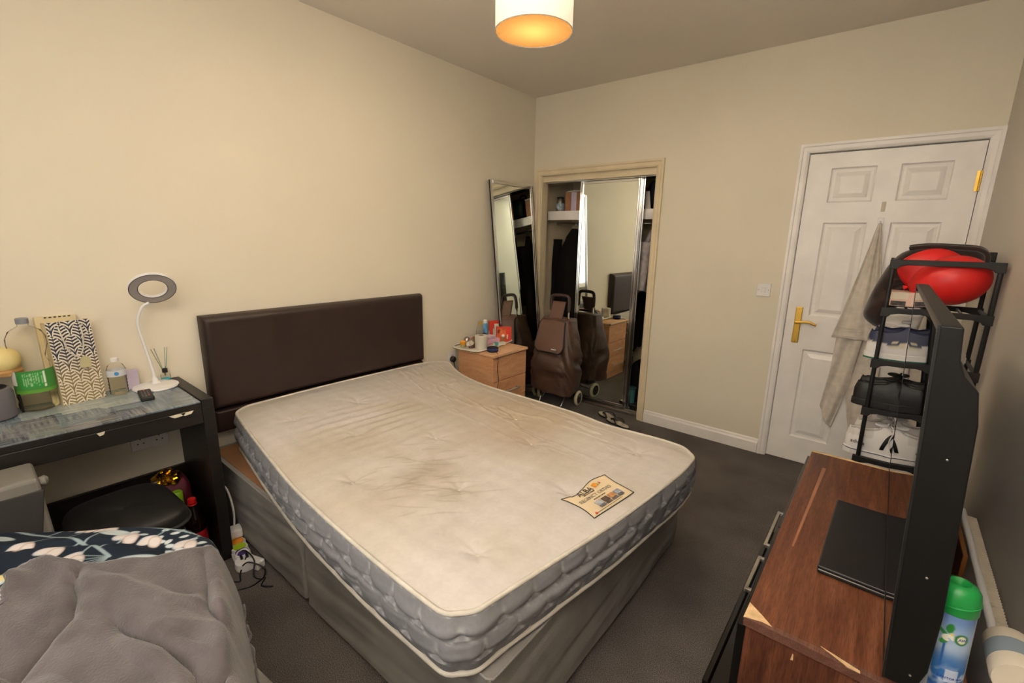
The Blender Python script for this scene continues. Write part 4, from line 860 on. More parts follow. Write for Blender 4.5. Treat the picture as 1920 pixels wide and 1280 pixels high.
# sphere lamp
gl = thing('globe_ornament', 'pale yellow globe on a small wooden stand at the desk back', 'ornament', (0.055, -3.385, DT))
obj('globe', ell(B(), (0, 0, 0.205), (0.05, 0.05, 0.05), 28, 18), M('pale_yellow_wax', 'e8d694', 0.6, var=0.04), gl, smooth=True); obj('cup', lathe(B(), [(0.03, 0.145), (0.048, 0.15), (0.05, 0.163), (0.044, 0.17)], 24), M('light_wood', 'b48a55', 0.6, var=0.1), gl, smooth='auto')
for k in range(3): a_ = k*2.1+0.5; obj('leg', tube(B(), [(0.036*math.cos(a_), 0.036*math.sin(a_), 0.148), (0.046*math.cos(a_), 0.046*math.sin(a_), 0.0)], 0.004, 8), m_blackm, gl)
# ring lamp
rg = thing('desk_lamp', 'white ring desk lamp with a bent stem and round base', 'lamp', (0.098, -2.945, DT))
obj('base', lathe(B(), [(0.083, 0.0), (0.086, 0.004), (0.084, 0.010), (0.06, 0.017), (0.018, 0.020), (0.012, 0.030), (0.009, 0.05)], 48), m_white, rg, smooth='auto')
obj('stem', tube(B(), smooth_path([(0, 0, 0.02), (0, -0.005, 0.10), (-0.005, -0.018, 0.20), (-0.008, -0.028, 0.29), (-0.005, -0.018, 0.34), (0.0, 0.0, 0.372), (0.01, 0.02, 0.385)], 50), [0.0075-0.002*min(1, k/30) for k in range(49)]+[0.0055]*0 if False else 0.0062, 12), m_white, rg, smooth=True)
tz = Vector((0.74, -0.16, -0.60)).normalized(); Mx = axes((0.035, 0.035, 0.452), Vector((0, 1, 0)).cross(tz).cross(tz)*-1 if False else (0.15, 0.99, 0), tz.cross(Vector((0.15, 0.99, 0))))
obj('ring_head', lathe(B(), [(0.051, -0.006), (0.050, 0.006), (0.053, 0.009), (0.082, 0.009), (0.085, 0.006), (0.085, -0.004), (0.080, -0.009), (0.056, -0.009), (0.051, -0.006)], 56, Mx, False), m_white, rg, smooth='auto')
fs = 1 if (Mx.to_3x3() @ Vector((0, 0, 1))).dot(Vector((2.5, -0.5, 0.2))) > 0 else -1
rgf = obj('light_panel', lathe(B(), [(0.0535, 0.0094*fs), (0.0815, 0.0094*fs)], 56, Mx, False), M('grey_diffuser', 'a39c99', 0.5, var=0.03), rg, smooth=True, label='unlit grey diffuser')
for r_ in (0.0525, 0.0825): obj('trim_ring', tube(B(), [Mx @ Vector((r_*math.cos(2*PI*k/56), r_*math.sin(2*PI*k/56), 0.0095*fs)) for k in range(56)], 0.0012, 6, True), m_blackm, rg, smooth=True)
# remote
rm = thing('remote_control', 'black remote control lying on the patterned desk top', 'remote', (0.222, -3.010, DT), -0.12)
obj('case', bx((-0.068, -0.023, 0.0), (0.068, 0.023, 0.017)), m_blackm, rm, bevel=0.005, seg=3)
for i in range(7):
    for j in range(3): obj('button', bx((-0.055+0.016*i, -0.012+0.0105*j-0.0035, 0.0155), (-0.047+0.016*i, -0.012+0.0105*j+0.0035, 0.0178)), m_red if (i, j) in ((5, 2), (0, 1)) else m_grey, rm, bevel=0.001)
# reed diffuser
rd = thing('reed_diffuser', 'little reed diffuser with blue liquid and green sticks behind the ring lamp', 'diffuser', (0.035, -2.89, DT))
obj('bottle_glass', lathe(B(), [(0.016, 0), (0.0185, 0.003), (0.0185, 0.034), (0.011, 0.043), (0.0085, 0.046), (0.0085, 0.056)], 20, None, False), m_clear, rd, smooth=True); obj('liquid', lathe(B(), [(0.016, 0.002), (0.0178, 0.004), (0.0178, 0.018)], 20), M('turquoise_oil', '1aa9bd', 0.15, var=0), rd, smooth='auto'); obj('collar', lathe(B(), [(0.011, 0.046), (0.011, 0.064), (0.006, 0.066)], 18), m_black, rd, smooth='auto')
for (sx, sy) in ((0.004, -0.042), (-0.003, -0.028), (0.0, 0.012), (0.006, 0.020)): obj('reed', tube(B(), [(0, 0, 0.03), (sx, sy, 0.165)], 0.0014, 6), M('green_reed', '7d9f86', 0.7, var=0.1) if sy > -0.03 else M('straw_reed', '8d8a62', 0.7, var=0.1), rd)
boxed('lilac_card_box', 'small lilac card box behind the small water bottle', 'box', (0.04, -3.015, DT), (0.02, 0.045, 0.085), m_lilac, 0.2)
# --- things below the desk
t0 = thing('stool', 'black padded stool pushed under the desk', 'stool', (0.54, -3.185, 0.0), 0.05)
U, V = np.meshgrid(np.linspace(0, PI, 26), np.linspace(0, 2*PI, 48, endpoint=False), indexing='ij'); spw = lambda x, p: np.sign(x)*np.abs(x)**p
sx_, sy_ = 0.19, 0.162
SP = np.stack([sx_*spw(np.sin(U), 0.35)*spw(np.cos(V), 0.5), sy_*spw(np.sin(U), 0.35)*spw(np.sin(V), 0.5), 0.41-0.045*spw(np.cos(U), 0.5)*-1+0.012*np.cos(V)**2], -1)
grid('seat', SP, M('black_leatherette', '141312', 0.55, var=0.1, bump=0.1, bscale=150), t0, closev=True)
obj('seat_piping', tube(B(), [(0.193*spw(math.cos(a_), 0.5), 0.165*spw(math.sin(a_), 0.5), 0.405) for a_ in np.linspace(0, 2*PI, 64, endpoint=False)], 0.007, 6, True), m_blackm, t0, smooth=True)
for sx in (-1, 1):
    for sy in (-1, 1): obj('leg', tube(B(), [(sx*0.14, sy*0.12, 0.37), (sx*0.16, sy*0.14, 0.0)], 0.014, 10), m_black, t0)
t0 = softbag('drawstring_bag', 'maroon drawstring bag stuffed with gold foil under the desk', 'bag', (0.16, -2.955, 0.0), (0.17, 0.13, 0.36), m_maroon, 3, False)
U, V = np.meshgrid(np.linspace(0.2, PI/2, 12), np.linspace(0, 2*PI, 24, endpoint=False), indexing='ij'); cr = 0.8+0.5*fbm(V*4, U*6, 3)
grid('gold_foil', np.stack([0.06*np.sin(U)*np.cos(V)*cr+0.01, 0.055*np.sin(U)*np.sin(V)*cr-0.02, 0.345+0.045*np.cos(U)*cr], -1), m_gold, t0, closev=True, smooth=False, label='crumpled gold foil')
obj('cord', tube(B(), smooth_path([(0.03, -0.06, 0.36), (0.06, -0.09, 0.37), (0.05, -0.12, 0.34), (0.08, -0.11, 0.30), (0.07, -0.13, 0.26)], 24), 0.003, 6), m_rope, t0, smooth=True)
t0 = thing('green_bottle', 'lime green bottle between the maroon bag and cola bottle', 'bottle', (0.255, -2.965, 0.0))
obj('body', lathe(B(), [(0.03, 0), (0.033, 0.005), (0.033, 0.2), (0.015, 0.24)], 20), m_black, t0, smooth='auto'); obj('cap', lathe(B(), [(0.02, 0.235), (0.022, 0.24), (0.022, 0.31), (0.018, 0.315)], 20), M('lime_plastic', '86b81e', 0.4, var=0.05), t0, smooth='auto')
ck = thing('cola_bottle', 'dark cola bottle with a red cap beside the desk leg', 'bottle', (0.345, -2.935, 0.0))
obj('body', lathe(B(), [(0.035, 0), (0.044, 0.008), (0.044, 0.06), (0.041, 0.07)], 24), m_cola, ck, smooth='auto'); obj('shoulder', lathe(B(), [(0.041, 0.15), (0.044, 0.16), (0.044, 0.20), (0.033, 0.245), (0.016, 0.275), (0.014, 0.285)], 24), m_cola, ck, smooth='auto')
obj('label', lathe(B(), [(0.041, 0.068), (0.0425, 0.07), (0.0425, 0.15), (0.041, 0.152)], 24), M('red_white_label', 'b01722', 0.4, var=0.35, vscale=14), ck, smooth='auto'); obj('cap', lathe(B(), [(0.0155, 0.283), (0.0158, 0.285), (0.0158, 0.302), (0.0135, 0.304)], 20), m_red, ck, smooth='auto'); obj('neck_ring', lathe(B(), [(0.0165, 0.272), (0.0175, 0.275), (0.0165, 0.279)], 20), m_red, ck, smooth=True)
t0 = thing('wooden_board', 'brown curved wooden board standing between desk and bed', 'board', (0.20, -2.795, 0.0))
out = [(-0.06, 0), (0.075, 0), (0.085, 0.06), (0.075, 0.15), (0.04, 0.21), (-0.02, 0.23), (-0.06, 0.22)]
obj('panel', prism(B(), out, -0.009, 0.009, axes((0, 0, 0.001), (1, 0, 0), (0, 0, 1))), M('orange_brown_wood', '8a5228', 0.5, var=0.15), t0, bevel=0.003)
cb = solo('white_cable', tube(B(), smooth_path([(0.20, -2.778, 0.25), (0.28, -2.775, 0.25), (0.335, -2.777, 0.19), (0.34, -2.78, 0.10), (0.30, -2.785, 0.02), (0.24, -2.79, 0.005), (0.34, -2.79, 0.02), (0.36, -2.782, 0.05), (0.33, -2.78, 0.005)], 80), 0.005, 8), m_white, 'looped white cable hanging beside the brown board', 'cable', smooth=True)
# extension lead with coloured discs
ex = thing('extension_lead', 'white extension lead with orange, green and purple discs on the carpet', 'extension lead', (0.455, -2.806, 0.0), -0.17)
obj('base', prism(B(), [(0.145*spw(math.cos(a_), 0.6), 0.036*spw(math.sin(a_), 0.8)) for a_ in np.linspace(0, 2*PI, 36, endpoint=False)], 0.001, 0.022), m_white, ex, bevel=0.004)
for k, (xx, cc, nm) in enumerate(((-0.048, 'f0961e', 'orange'), (0.0, 'a8c81e', 'lime'), (0.048, '6a4ba6', 'purple'))):
    sk = obj('outlet', lathe(B(), [(0.034, 0.02), (0.034, 0.036), (0.031, 0.040)], 28, Tr(xx, 0, 0)), m_white, ex, smooth='auto'); obj('sticker', lathe(B(), [(0.027, 0.0395), (0.0265, 0.042)], 28, Tr(xx, 0, 0)), M(nm+'_sticker', cc, 0.4, var=0.02), sk, label=nm+' round sticker')
sk = obj('switch_end', lathe(B(), [(0.04, 0.001), (0.042, 0.01), (0.04, 0.034), (0.03, 0.04)], 28, Tr(0.11, 0, 0)), m_white, ex, smooth='auto')
for k in (-1, 1): q_ = obj('usb_plug', bx((0.082, k*0.011-0.005, 0.039), (0.108, k*0.011+0.005, 0.05)), m_black, ex, bevel=0.002)
t0 = thing('plug_adaptor', 'white rectangular plug adaptor on the far end of the extension lead', 'adaptor', (0.36, -2.789, 0.041), -0.17); obj('body', bx((-0.032, -0.03, 0), (0.032, 0.03, 0.045)), m_white, t0, bevel=0.01, seg=3); obj('pin', bx((-0.045, -0.005, 0.012), (-0.03, 0.005, 0.02)), m_steel, t0)
t0 = thing('plug_block', 'white plug block lying against the divan beside the extension lead', 'adaptor', (0.60, -2.792, 0.0), 0.35); obj('body', bx((-0.03, -0.022, 0), (0.03, 0.02, 0.038)), m_white, t0, bevel=0.006, seg=3); obj('cable', tube(B(), smooth_path([(-0.025, 0.0, 0.036), (-0.05, 0.0, 0.075), (-0.09, -0.01, 0.06), (-0.10, -0.02, 0.035)], 20), 0.0035, 8), m_white, t0, smooth=True)
for k, pts in enumerate(([(0.50, -2.83, 0.052), (0.57, -2.815, 0.075), (0.63, -2.81, 0.055), (0.66, -2.83, 0.01), (0.70, -2.81, 0.004), (0.66, -2.785, 0.02), (0.61, -2.83, 0.05), (0.58, -2.86, 0.006)],
                         [(0.555, -2.81, 0.052), (0.60, -2.86, 0.01), (0.645, -2.88, 0.004), (0.60, -2.905, 0.004), (0.53, -2.885, 0.004), (0.48, -2.92, 0.004), (0.50, -2.99, 0.004), (0.55, -3.06, 0.004)],
                         [(0.78, -2.80, 0.004), (0.74, -2.83, 0.004), (0.70, -2.80, 0.004), (0.71, -2.86, 0.004), (0.68, -2.93, 0.004), (0.66, -3.02, 0.004), (0.72, -3.09, 0.004)])):
    solo('black_cable', tube(B(), smooth_path(pts, 70), 0.0032, 8), m_black, ('black cable looping over the white plug block', 'black cable running from the extension lead across the carpet', 'black cable curling from the divan toward the blanket')[k], 'cable', smooth=True)
# ------------------------------------------------------------------ foreground: low bed with sheet, duvet and fleece
def yfar(x): return np.interp(x, [0.45, 0.69, 0.9, 1.10, 1.18, 1.30, 1.75, 2.25], [-3.70, -3.485, -3.305, -3.13, -3.108, -3.116, -3.236, -3.40])
YB = -4.03
bd = thing('low_bed', 'low bed with a pale grey sheet under the duvet and fleece', 'bed', (1.5, -3.7, 0))
obj('bed_base', prism(B(), [(0.95, YB), (0.95, -3.42), (1.12, -3.24), (2.12, -3.5), (2.2, YB)], 0.0, 0.30), m_blackm, bd, world=True)
xs_ = np.linspace(0.8, 2.25, 220); vs_ = np.linspace(0, 1, 60); XX, VV = np.meshgrid(xs_, vs_, indexing='ij')
fl_ = 0.13*(1-VV)**1.6; wv_ = 0.02*np.sin(XX*38+2*np.sin(XX*9))*(1-VV)+0.012*np.sin(XX*85)*(1-VV)
yy_ = np.where(VV < 0.75, yfar(XX)-0.035+fl_+wv_, yfar(XX)-0.035-(VV-0.75)*2.2); zz_ = np.where(VV < 0.75, 0.008+0.36*(VV/0.75)**0.9, 0.368+0.03*np.sin((VV-0.75)/0.25*PI/2)); yy_ = np.maximum(yy_, YB)
grid('sheet', np.stack([XX, yy_, zz_], -1)-np.array(bd.location), M('pale_sheet', 'b9b8b0', 0.85, var=0.05, bump=0.1, bscale=200), bd, thick=0.003)
# duvet
xs_ = np.r_[np.linspace(0.70, 0.72, 10), np.linspace(0.723, 1.36, 300), np.linspace(1.38, 2.2, 50)]
vv_ = np.r_[np.linspace(0, 0.14, 36), np.linspace(0.1415, 0.55, 190), np.linspace(0.56, 1.0, 24)]
XX, VV = np.meshgrid(xs_, vv_, indexing='ij')
def duvet_z(x, y):
    d = yfar(x)-y
    return 0.612+0.030*sst(0, 0.2, d)+0.05*(fbm(x*3.1+2, y*3.1, 3)-0.5)-0.02*sst(0.3, 0.0, d)*(fbm(x*6, y*6+9, 2)) - 0.16*sst(0.718, 0.70, x)
a_ = np.clip(VV/0.14, 0, 1); d_ = np.clip((VV-0.14)/0.86, 0, 1)*0.9
yy_ = yfar(XX)+(0.030-0.024*sst(1.2, 1.32, XX))*np.sin(a_*PI)*(1-a_*0.5)-d_-0.03*(a_**4); yy_ = np.maximum(yy_, YB+0.02)
zz_ = np.where(a_ < 1, 0.40+(duvet_z(XX, yfar(XX)-0.03)-0.40)*np.sin(a_*PI/2), duvet_z(XX, yy_))
zz_ -= 0.012*np.exp(-((yy_-yfar(XX)+0.16-0.35*(XX-1.0))/0.025)**2)+0.010*np.exp(-((yy_-yfar(XX)+0.30+0.1*(XX-1.0))/0.02)**2)
DP = np.stack([XX, yy_, zz_], -1)
px, py = XX, yy_
dc = np.ones(px.shape+(3,))*np.array(lin('1e2734'))
def paint(mask, col):
    global dc
    dc = dc*(1-mask[..., None])+np.array(lin(col))*mask[..., None]
def pell(cx, cy, a, b_, ang, col, soft=0.12, edge=None):
    u = (px-cx)*math.cos(ang)+(py-cy)*math.sin(ang); w_ = -(px-cx)*math.sin(ang)+(py-cy)*math.cos(ang); r = np.sqrt((u/a)**2+(w_/b_)**2)
    if edge: paint(np.clip((1.0-r)/soft, 0, 1), edge); paint(np.clip((0.84-r)/soft/1.5, 0, 1), col)
    else: paint(np.clip((1-r)/soft, 0, 1), col)
def pline(pts, wd, col):
    for (x0, y0), (x1, y1) in zip(pts, pts[1:]):
        L2 = (x1-x0)**2+(y1-y0)**2+1e-9; t_ = np.clip(((px-x0)*(x1-x0)+(py-y0)*(y1-y0))/L2, 0, 1); dd = np.hypot(px-x0-t_*(x1-x0), py-y0-t_*(y1-y0)); paint(np.clip((wd-dd)/0.0025, 0, 1), col)
gs, lf, pk, yl = '93a5ac', 'c2ccd0', 'd3cbc8', 'd9cd8e'
def motif(ox, oy, rot, sc_=1.0):
    cr_, sr_ = math.cos(rot)*sc_, math.sin(rot)*sc_; T = lambda x, y: (ox+x*cr_-y*sr_, oy+x*sr_+y*cr_)
    st = [T(*p) for p in ((-0.42, -0.14), (-0.3, -0.09), (-0.21, -0.055), (-0.1, -0.02), (0.0, 0.0))]; pline(st, 0.0055*sc_, gs)
    for (x, y, dx, dy) in ((-0.21, -0.055, -0.04, 0.04), (-0.26, -0.075, 0.03, -0.05), (-0.15, -0.035, 0.02, -0.045), (-0.09, -0.018, 0.035, -0.035), (-0.06, -0.01, -0.03, 0.05), (-0.14, -0.03, -0.05, 0.045), (-0.3, -0.09, -0.02, 0.05)):
        pline([T(x, y), T(x+dx, y+dy)], 0.004*sc_, gs)
        for s_ in (-1, 1):
            q_ = T(x+dx*1.2+s_*0.012, y+dy*1.3+s_*0.004); pell(q_[0], q_[1], 0.030*sc_, 0.019*sc_, math.atan2(dy, dx)+rot+s_*0.5, pk, 0.15, 'b8a59d' if s_ > 0 else 'b9bcc2')
    for (x, y, an, l) in ((0.07, 0.06, 0.95, 0.075), (-0.40, -0.04, -0.5, 0.06), (0.02, -0.045, 0.4, 0.05), (-0.36, -0.17, 0.3, 0.055), (0.06, 0.12, 0.3, 0.035)):
        q_ = T(x, y); pell(q_[0], q_[1], l*sc_, l*0.36*sc_, an+rot, lf, 0.12, 'a9b8c0'); pline([T(x-l*math.cos(an), y-l*math.sin(an)), T(x+l*0.9*math.cos(an), y+l*0.9*math.sin(an))], 0.002*sc_, gs)
    for k in range(16):
        q_ = T(-0.09+0.011*k+0.028*((k*7) % 3-1), 0.105+0.004*k+0.030*((k*5) % 3-1)); pell(q_[0], q_[1], 0.0135*sc_, 0.008*sc_, 0.8+0.7*(k % 3), lf, 0.3)
    for k in range(9):
        q_ = T(0.055+0.022*((k*4) % 3-1)+0.006*k, 0.155-0.010*k+0.02*((k*7) % 3-1)*0.6); pell(q_[0], q_[1], 0.010*sc_, 0.0085*sc_, 0.3*k, yl, 0.3)
    for k in range(7): pline([T(0.0, 0.0), T(0.01+0.075*math.cos(-2.6+0.28*k), -0.01+0.075*math.sin(-2.6+0.28*k))], 0.0026*sc_, gs)
motif(1.155, -3.315, 0.0); motif(1.28, -3.05, 0.25, 0.9); motif(0.78, -3.56, 2.6, 0.9); motif(1.42, -3.60, -0.4, 0.9); motif(0.95, -3.72, 0.6)
for (x, y) in ((1.056, -3.486), (1.067, -3.5), (1.08, -3.492), (1.205, -3.525), (1.225, -3.52)): pell(x, y, 0.013, 0.011, 0.5, yl, 0.3)
dv = grid('duvet', DP, m_vcloth, None, col=dc); props(dv, 'navy duvet printed with pale leaves and blossom, bundled below the desk', 'duvet')
# fleece blanket
SP_ = np.array([(1.300, -3.085), (1.285, -3.118), (1.272, -3.160), (1.268, -3.203), (1.264, -3.25), (1.246, -3.298), (1.195, -3.375), (1.102, -3.443), (1.098, -3.462), (1.125, -3.488), (1.2, -3.490), (1.262, -3.492), (1.313, -3.53), (1.36, -3.62), (1.40, -3.75), (1.42, -3.98)])
nu, nv = 170, 190
dS = np.r_[0, np.cumsum(np.linalg.norm(np.diff(SP_, axis=0), axis=1))]; tq = np.linspace(0, dS[-1], nv); Sx = np.interp(tq, dS, SP_[:, 0]); Sy = np.interp(tq, dS, SP_[:, 1])
vq = np.linspace(0, 1, nv); Ex = np.full(nv, 2.18); Ey = np.interp(vq, [0, 1], [-3.36, -4.0])
U, Vq = np.meshgrid(np.linspace(0, 1, nu), vq, indexing='ij')
BX = Sx[None]*(1-U)+Ex[None]*U; BY = Sy[None]*(1-U)+Ey[None]*U
farY = yfar(BX)+0.046; BY += (farY-(Sy[0]*(1-U)+Ey[0]*U))*np.clip(1-Vq*3.5, 0, 1)**1.2
BY = np.minimum(BY, yfar(BX)+0.036+0.012*vn(BX*22, BY*0))
d = yfar(BX)+0.034-BY
BZ_ = duvet_z(BX, BY)+0.022
BZ_ += 0.030*(fbm(BX*4+5, BY*7+BX*3, 3)-0.5)
c1_ = np.exp(-((BY+3.215+0.55*(BX-1.6)*0.5+0.02*np.sin(BX*18))/0.010)**2)*sst(1.40, 1.52, BX); c2_ = np.exp(-((BY+3.33-0.10*(BX-1.5)+0.02*np.sin(BX*14))/0.013)**2)*sst(1.35, 1.5, BX); c3_ = np.exp(-((BY+3.165+0.25*(BX-1.35))/0.012)**2)*sst(1.62, 1.45, BX)*sst(1.27, 1.3, BX)
c4_ = np.exp(-((BY+3.40+0.45*(BX-1.3)+0.015*np.sin(BX*22))/0.014)**2)*sst(1.6, 1.4, BX)*sst(1.17, 1.25, BX)
BZ_ += -0.020*c1_-0.022*c2_-0.014*c3_-0.022*c4_
rdg = np.abs(fbm(BX*2.2+BY*1.5+7, BY*8-BX*3, 3)-0.47); BZ_ += 0.02*np.clip(0.12-rdg, 0, 1)/0.12*1.1
BZ_ -= 0.22*np.clip(1-d/0.05, 0, 1)**1.5
m_fleece = M('grey_fleece', '5f595a', 0.95, spec=0.1, var=0.14, vscale=14, bump=0.7, bscale=190, sheen=0.3)
bk = grid('fleece_blanket', np.stack([BX, BY, BZ_], -1), m_fleece, None, thick=0.016); props(bk, 'grey fleece blanket folded over the navy duvet', 'blanket')
# pale box standing between the desk and the duvet
gx = thing('pale_box', 'pale grey boxy container with a dark tapered front by the desk', 'container', (0.5, -3.60, 0))
m_pgrey = M('pale_grey_vinyl', '77736c', 0.55, var=0.06, bump=0.1, bscale=120)
hexa_b = B(); hexa(hexa_b, [(0.46, -3.85, 0.0), (0.69, -3.85, 0.0), (0.69, -3.355, 0.0), (0.46, -3.355, 0.0)], [(0.465, -3.85, 0.70), (0.63, -3.85, 0.70), (0.63, -3.385, 0.70), (0.465, -3.385, 0.70)])
obj('shell', hexa_b, m_pgrey, gx, bevel=0.012, seg=3, world=True)
hx = B(); hexa(hx, [(0.691, -3.85, 0.02), (0.697, -3.85, 0.02), (0.697, -3.49, 0.02), (0.691, -3.49, 0.02)], [(0.636, -3.85, 0.662), (0.642, -3.85, 0.662), (0.642, -3.378, 0.662), (0.636, -3.378, 0.662)])
obj('front_panel', hx, M('dark_grey_vinyl', '302d2b', 0.7, var=0.06), gx, bevel=0.003, world=True)
obj('catch', lathe(B(), [(0.013, 0.0), (0.017, 0.018), (0.010, 0.026)], 14, Tr(0.60, -3.389, 0.675) @ Rx(-PI/2)), m_pgrey, gx, smooth='auto', world=True)

# ------------------------------------------------------------------ walnut TV unit
UZ, ux0, ux1, uy0, uy1 = 0.60, 2.455, 2.845, -2.402, -1.246
un = thing('media_unit', 'walnut media unit with chipped edges along the right wall', 'cabinet', (2.65, -1.82, 0))
obj('top', bx((ux0, uy0+0.016, UZ-0.022), (ux1, uy1-0.012, UZ)), m_walnut, un, bevel=0.0015, world=True)
obj('edge_strip', bx((ux0, uy0, UZ-0.022), (ux1, uy0+0.0155, UZ+0.0008)), m_walnutd, un, bevel=0.001, world=True, label='purplish brown edge strip')
obj('edge_strip', bx((ux0, uy1-0.0115, UZ-0.022), (ux1, uy1, UZ+0.0008)), m_chip, un, bevel=0.001, world=True, label='raw pale far edge')
m_walnutv = woodmat('walnut_side', '44231a', '5f3524', '774832', (14, 14, 1.2))
for ya in (uy0+0.006, uy1-0.02): obj('side_panel', bx((ux0+0.006, ya, 0.0), (ux1-0.004, ya+0.016, UZ-0.022)), m_walnutv, un, bevel=0.001, world=True)
obj('back_panel', bx((ux1-0.012, uy0+0.022, 0.02), (ux1-0.006, uy1-0.02, UZ-0.03)), m_walnutv, un, world=True); obj('bottom', bx((ux0+0.01, uy0+0.022, 0.22), (ux1-0.012, uy1-0.02, 0.236)), m_walnutv, un, world=True)
ym = (-1.905)
for (ya, yb, h0, h1) in ((uy0+0.004, ym-0.003, -2.135, -1.95), (ym+0.003, uy1-0.004, -1.875, -1.625)):
    dr = obj('drawer', bx((ux0-0.012, ya, 0.245), (ux0+0.006, yb, UZ-0.026)), m_gblack, un, bevel=0.002, world=True, label='black gloss drawer front')
    b = B(); 
    box(b, (2.408, h0, 0.466), (2.418, h1, 0.478))
    for c_ in (h0+0.006, h1-0.006): box(b, (2.412, c_-0.006, 0.466), (ux0-0.010, c_+0.006, 0.478))
    o = obj('handle', b, m_steel, None, bevel=0.0015, label='brushed steel handle'); o.parent = dr; o.location = -Vector(un.location)
dr = obj('drawer', bx((2.352, -2.245, 0.02), (2.37, -1.28, 0.205)), m_gblack, un, bevel=0.003, world=True, label='black gloss lower drawer pulled open')
q_ = obj('drawer_box', bx((2.37, -2.235, 0.03), (2.82, -1.29, 0.19)), m_gblack, None, bevel=0.001); q_.parent = dr; q_.location = -Vector(un.location)
def chip(pts, z): 
    obj('bare_chip', prism(B(), pts, z-0.0005, z+0.0016), m_chip, un, world=True, label='bare chipped wood')
chip([(2.4545, -2.4025), (2.4555, -2.345), (2.49, -2.372), (2.512, -2.392), (2.49, -2.392), (2.474, -2.397)], UZ); chip([(2.605, -2.380), (2.675, -2.398), (2.676, -2.404), (2.655, -2.404)], UZ)
chip([(2.455, -1.262), (2.455, -1.2455), (2.60, -1.2455), (2.53, -1.253)], UZ)
obj('bare_chip', prism(B(), [(0, 0), (0.005, 0.002), (0.004, 0.016), (0.002, 0.018)], 0, 0.001, axes((2.557, uy0+0.0055, UZ-0.055), (1, 0, 0), (0, 0, 1))), m_chip, un, world=True, label='bare chipped wood')
obj('veneer_streak', prism(B(), [(2.497, -2.03), (2.502, -2.03), (2.520, -1.40), (2.508, -1.40)], UZ-0.0003, UZ+0.0004), M('pale_walnut', 'a06a4a', 0.4, var=0.1), un, world=True, label='paler streak in the veneer')
# laptop
lt = thing('laptop', 'closed black laptop lying on the walnut unit', 'laptop', (2.70, -1.90, UZ+0.001), -0.02)
obj('base', bx((-0.128, -0.215, 0.0), (0.128, 0.215, 0.012)), m_blackm, lt, bevel=0.005, seg=3); obj('lid', bx((-0.129, -0.214, 0.0122), (0.129, 0.216, 0.0215)), m_gblack if False else M('satin_black_lid', '17161a', 0.38, var=0.04), lt, bevel=0.004, seg=3)
obj('hinge_strip', bx((-0.126, -0.2185, 0.011), (0.126, -0.2155, 0.0145)), m_steel, lt, bevel=0.001)
# television seen edge-on
tv = thing('television', 'black flat television seen edge-on standing on the walnut unit', 'television', (2.70, -1.87, UZ))
def shear(bm_):      # the panel leans a couple of degrees forward
    for v_ in bm_.verts: v_.co.x += 0.034*(1.33-v_.co.z)/0.70
    return bm_
prof = [(2.676, 0.63), (2.676, 1.33), (2.706, 1.33), (2.708, 1.275), (2.716, 1.25), (2.736, 1.225), (2.742, 1.17), (2.742, 0.80), (2.735, 0.68), (2.72, 0.63)]
b = B(); hexa(b, [(x, -2.42, z) for x, z in prof], [(x, -1.325, z) for x, z in prof]); shear(b); obj('casing', b, m_tvback, tv, bevel=0.0025, world=True)
obj('screen', shear(bx((2.6738, -2.412, 0.642), (2.6758, -1.333, 1.322))), m_screen, tv, world=True, label='glossy dark screen')
for a, c_ in (((2.6728, -2.42, 0.63), (2.6768, -2.411, 1.33)), ((2.6728, -1.334, 0.63), (2.6768, -1.325, 1.33)), ((2.6728, -2.411, 1.321), (2.6768, -1.334, 1.33)), ((2.6728, -2.411, 0.63), (2.6768, -1.334, 0.643))): obj('bezel', shear(bx(a, c_)), m_black, tv, world=True)
for zz in (1.10, 0.87, 0.66): obj('screw', shear(ell(B(), (2.712, -2.4202, zz), (0.0022, 0.001, 0.0022), 10, 6)), m_steel, tv, smooth=True, world=True)
for ya in (-2.33, -1.42): obj('foot', bx((2.712, ya-0.02, UZ+0.001), (2.755, ya+0.02, 0.632)), m_black, tv, bevel=0.003, world=True)
# board and cable behind the television, radiator
t0 = thing('wooden_board', 'thin brown board standing on edge behind the media unit', 'board', (2.853, -1.65, 0)); obj('panel', bx((-0.006, -0.31, 0.0), (0.004, 0.31, 0.705)), M('ginger_veneer', '7a4a22', 0.3, var=0.15), t0, bevel=0.002)
ra = thing('radiator', 'white panel radiator low on the right wall behind the media unit', 'radiator', (2.90, -1.85, 0.1))
obj('front_panel', bx((2.880, -2.42, 0.12), (2.889, -1.57, 0.655)), m_white, ra, bevel=0.006, world=True); obj('back_panel', bx((2.920, -2.42, 0.12), (2.928, -1.57, 0.62)), m_white, ra, bevel=0.004, world=True)
obj('top_rail', tube(B(), [(2.885, -2.42, 0.657), (2.885, -1.57, 0.657)], 0.008, 12), m_white, ra, world=True, smooth='auto')
for k in range(72): 
    y = -2.41+0.0115*k; b = B(); prism(b, [(2.890, y), (2.902, y+0.004), (2.916, y), (2.916, y+0.0015), (2.902, y+0.0055), (2.890, y+0.0015)], 0.16, 0.652); obj('fin', b, m_pale, ra, world=True)
for y in (-2.3, -1.85): obj('bracket', bx((2.928, y-0.02, 0.1), (2.935, y+0.02, 0.60)), m_white, ra, world=True)
for y in (-2.40, -1.76): obj('pipe', tube(B(), [(2.90, y, 0.0), (2.90, y, 0.14)], 0.0075, 10), m_white, ra, world=True)
pk_ = thing('paper_roll', 'cream wrapped roll with a grey band resting on the radiator end', 'roll', (2.888, -2.315, 0.664))
obj('roll_body', lathe(B(), [(0.02, -0.055), (0.036, -0.055), (0.038, -0.05), (0.038, 0.05), (0.036, 0.055), (0.02, 0.055)], 28, Tr(0, 0, 0.038) @ Rx(PI/2)), m_pale, pk_, smooth='auto')
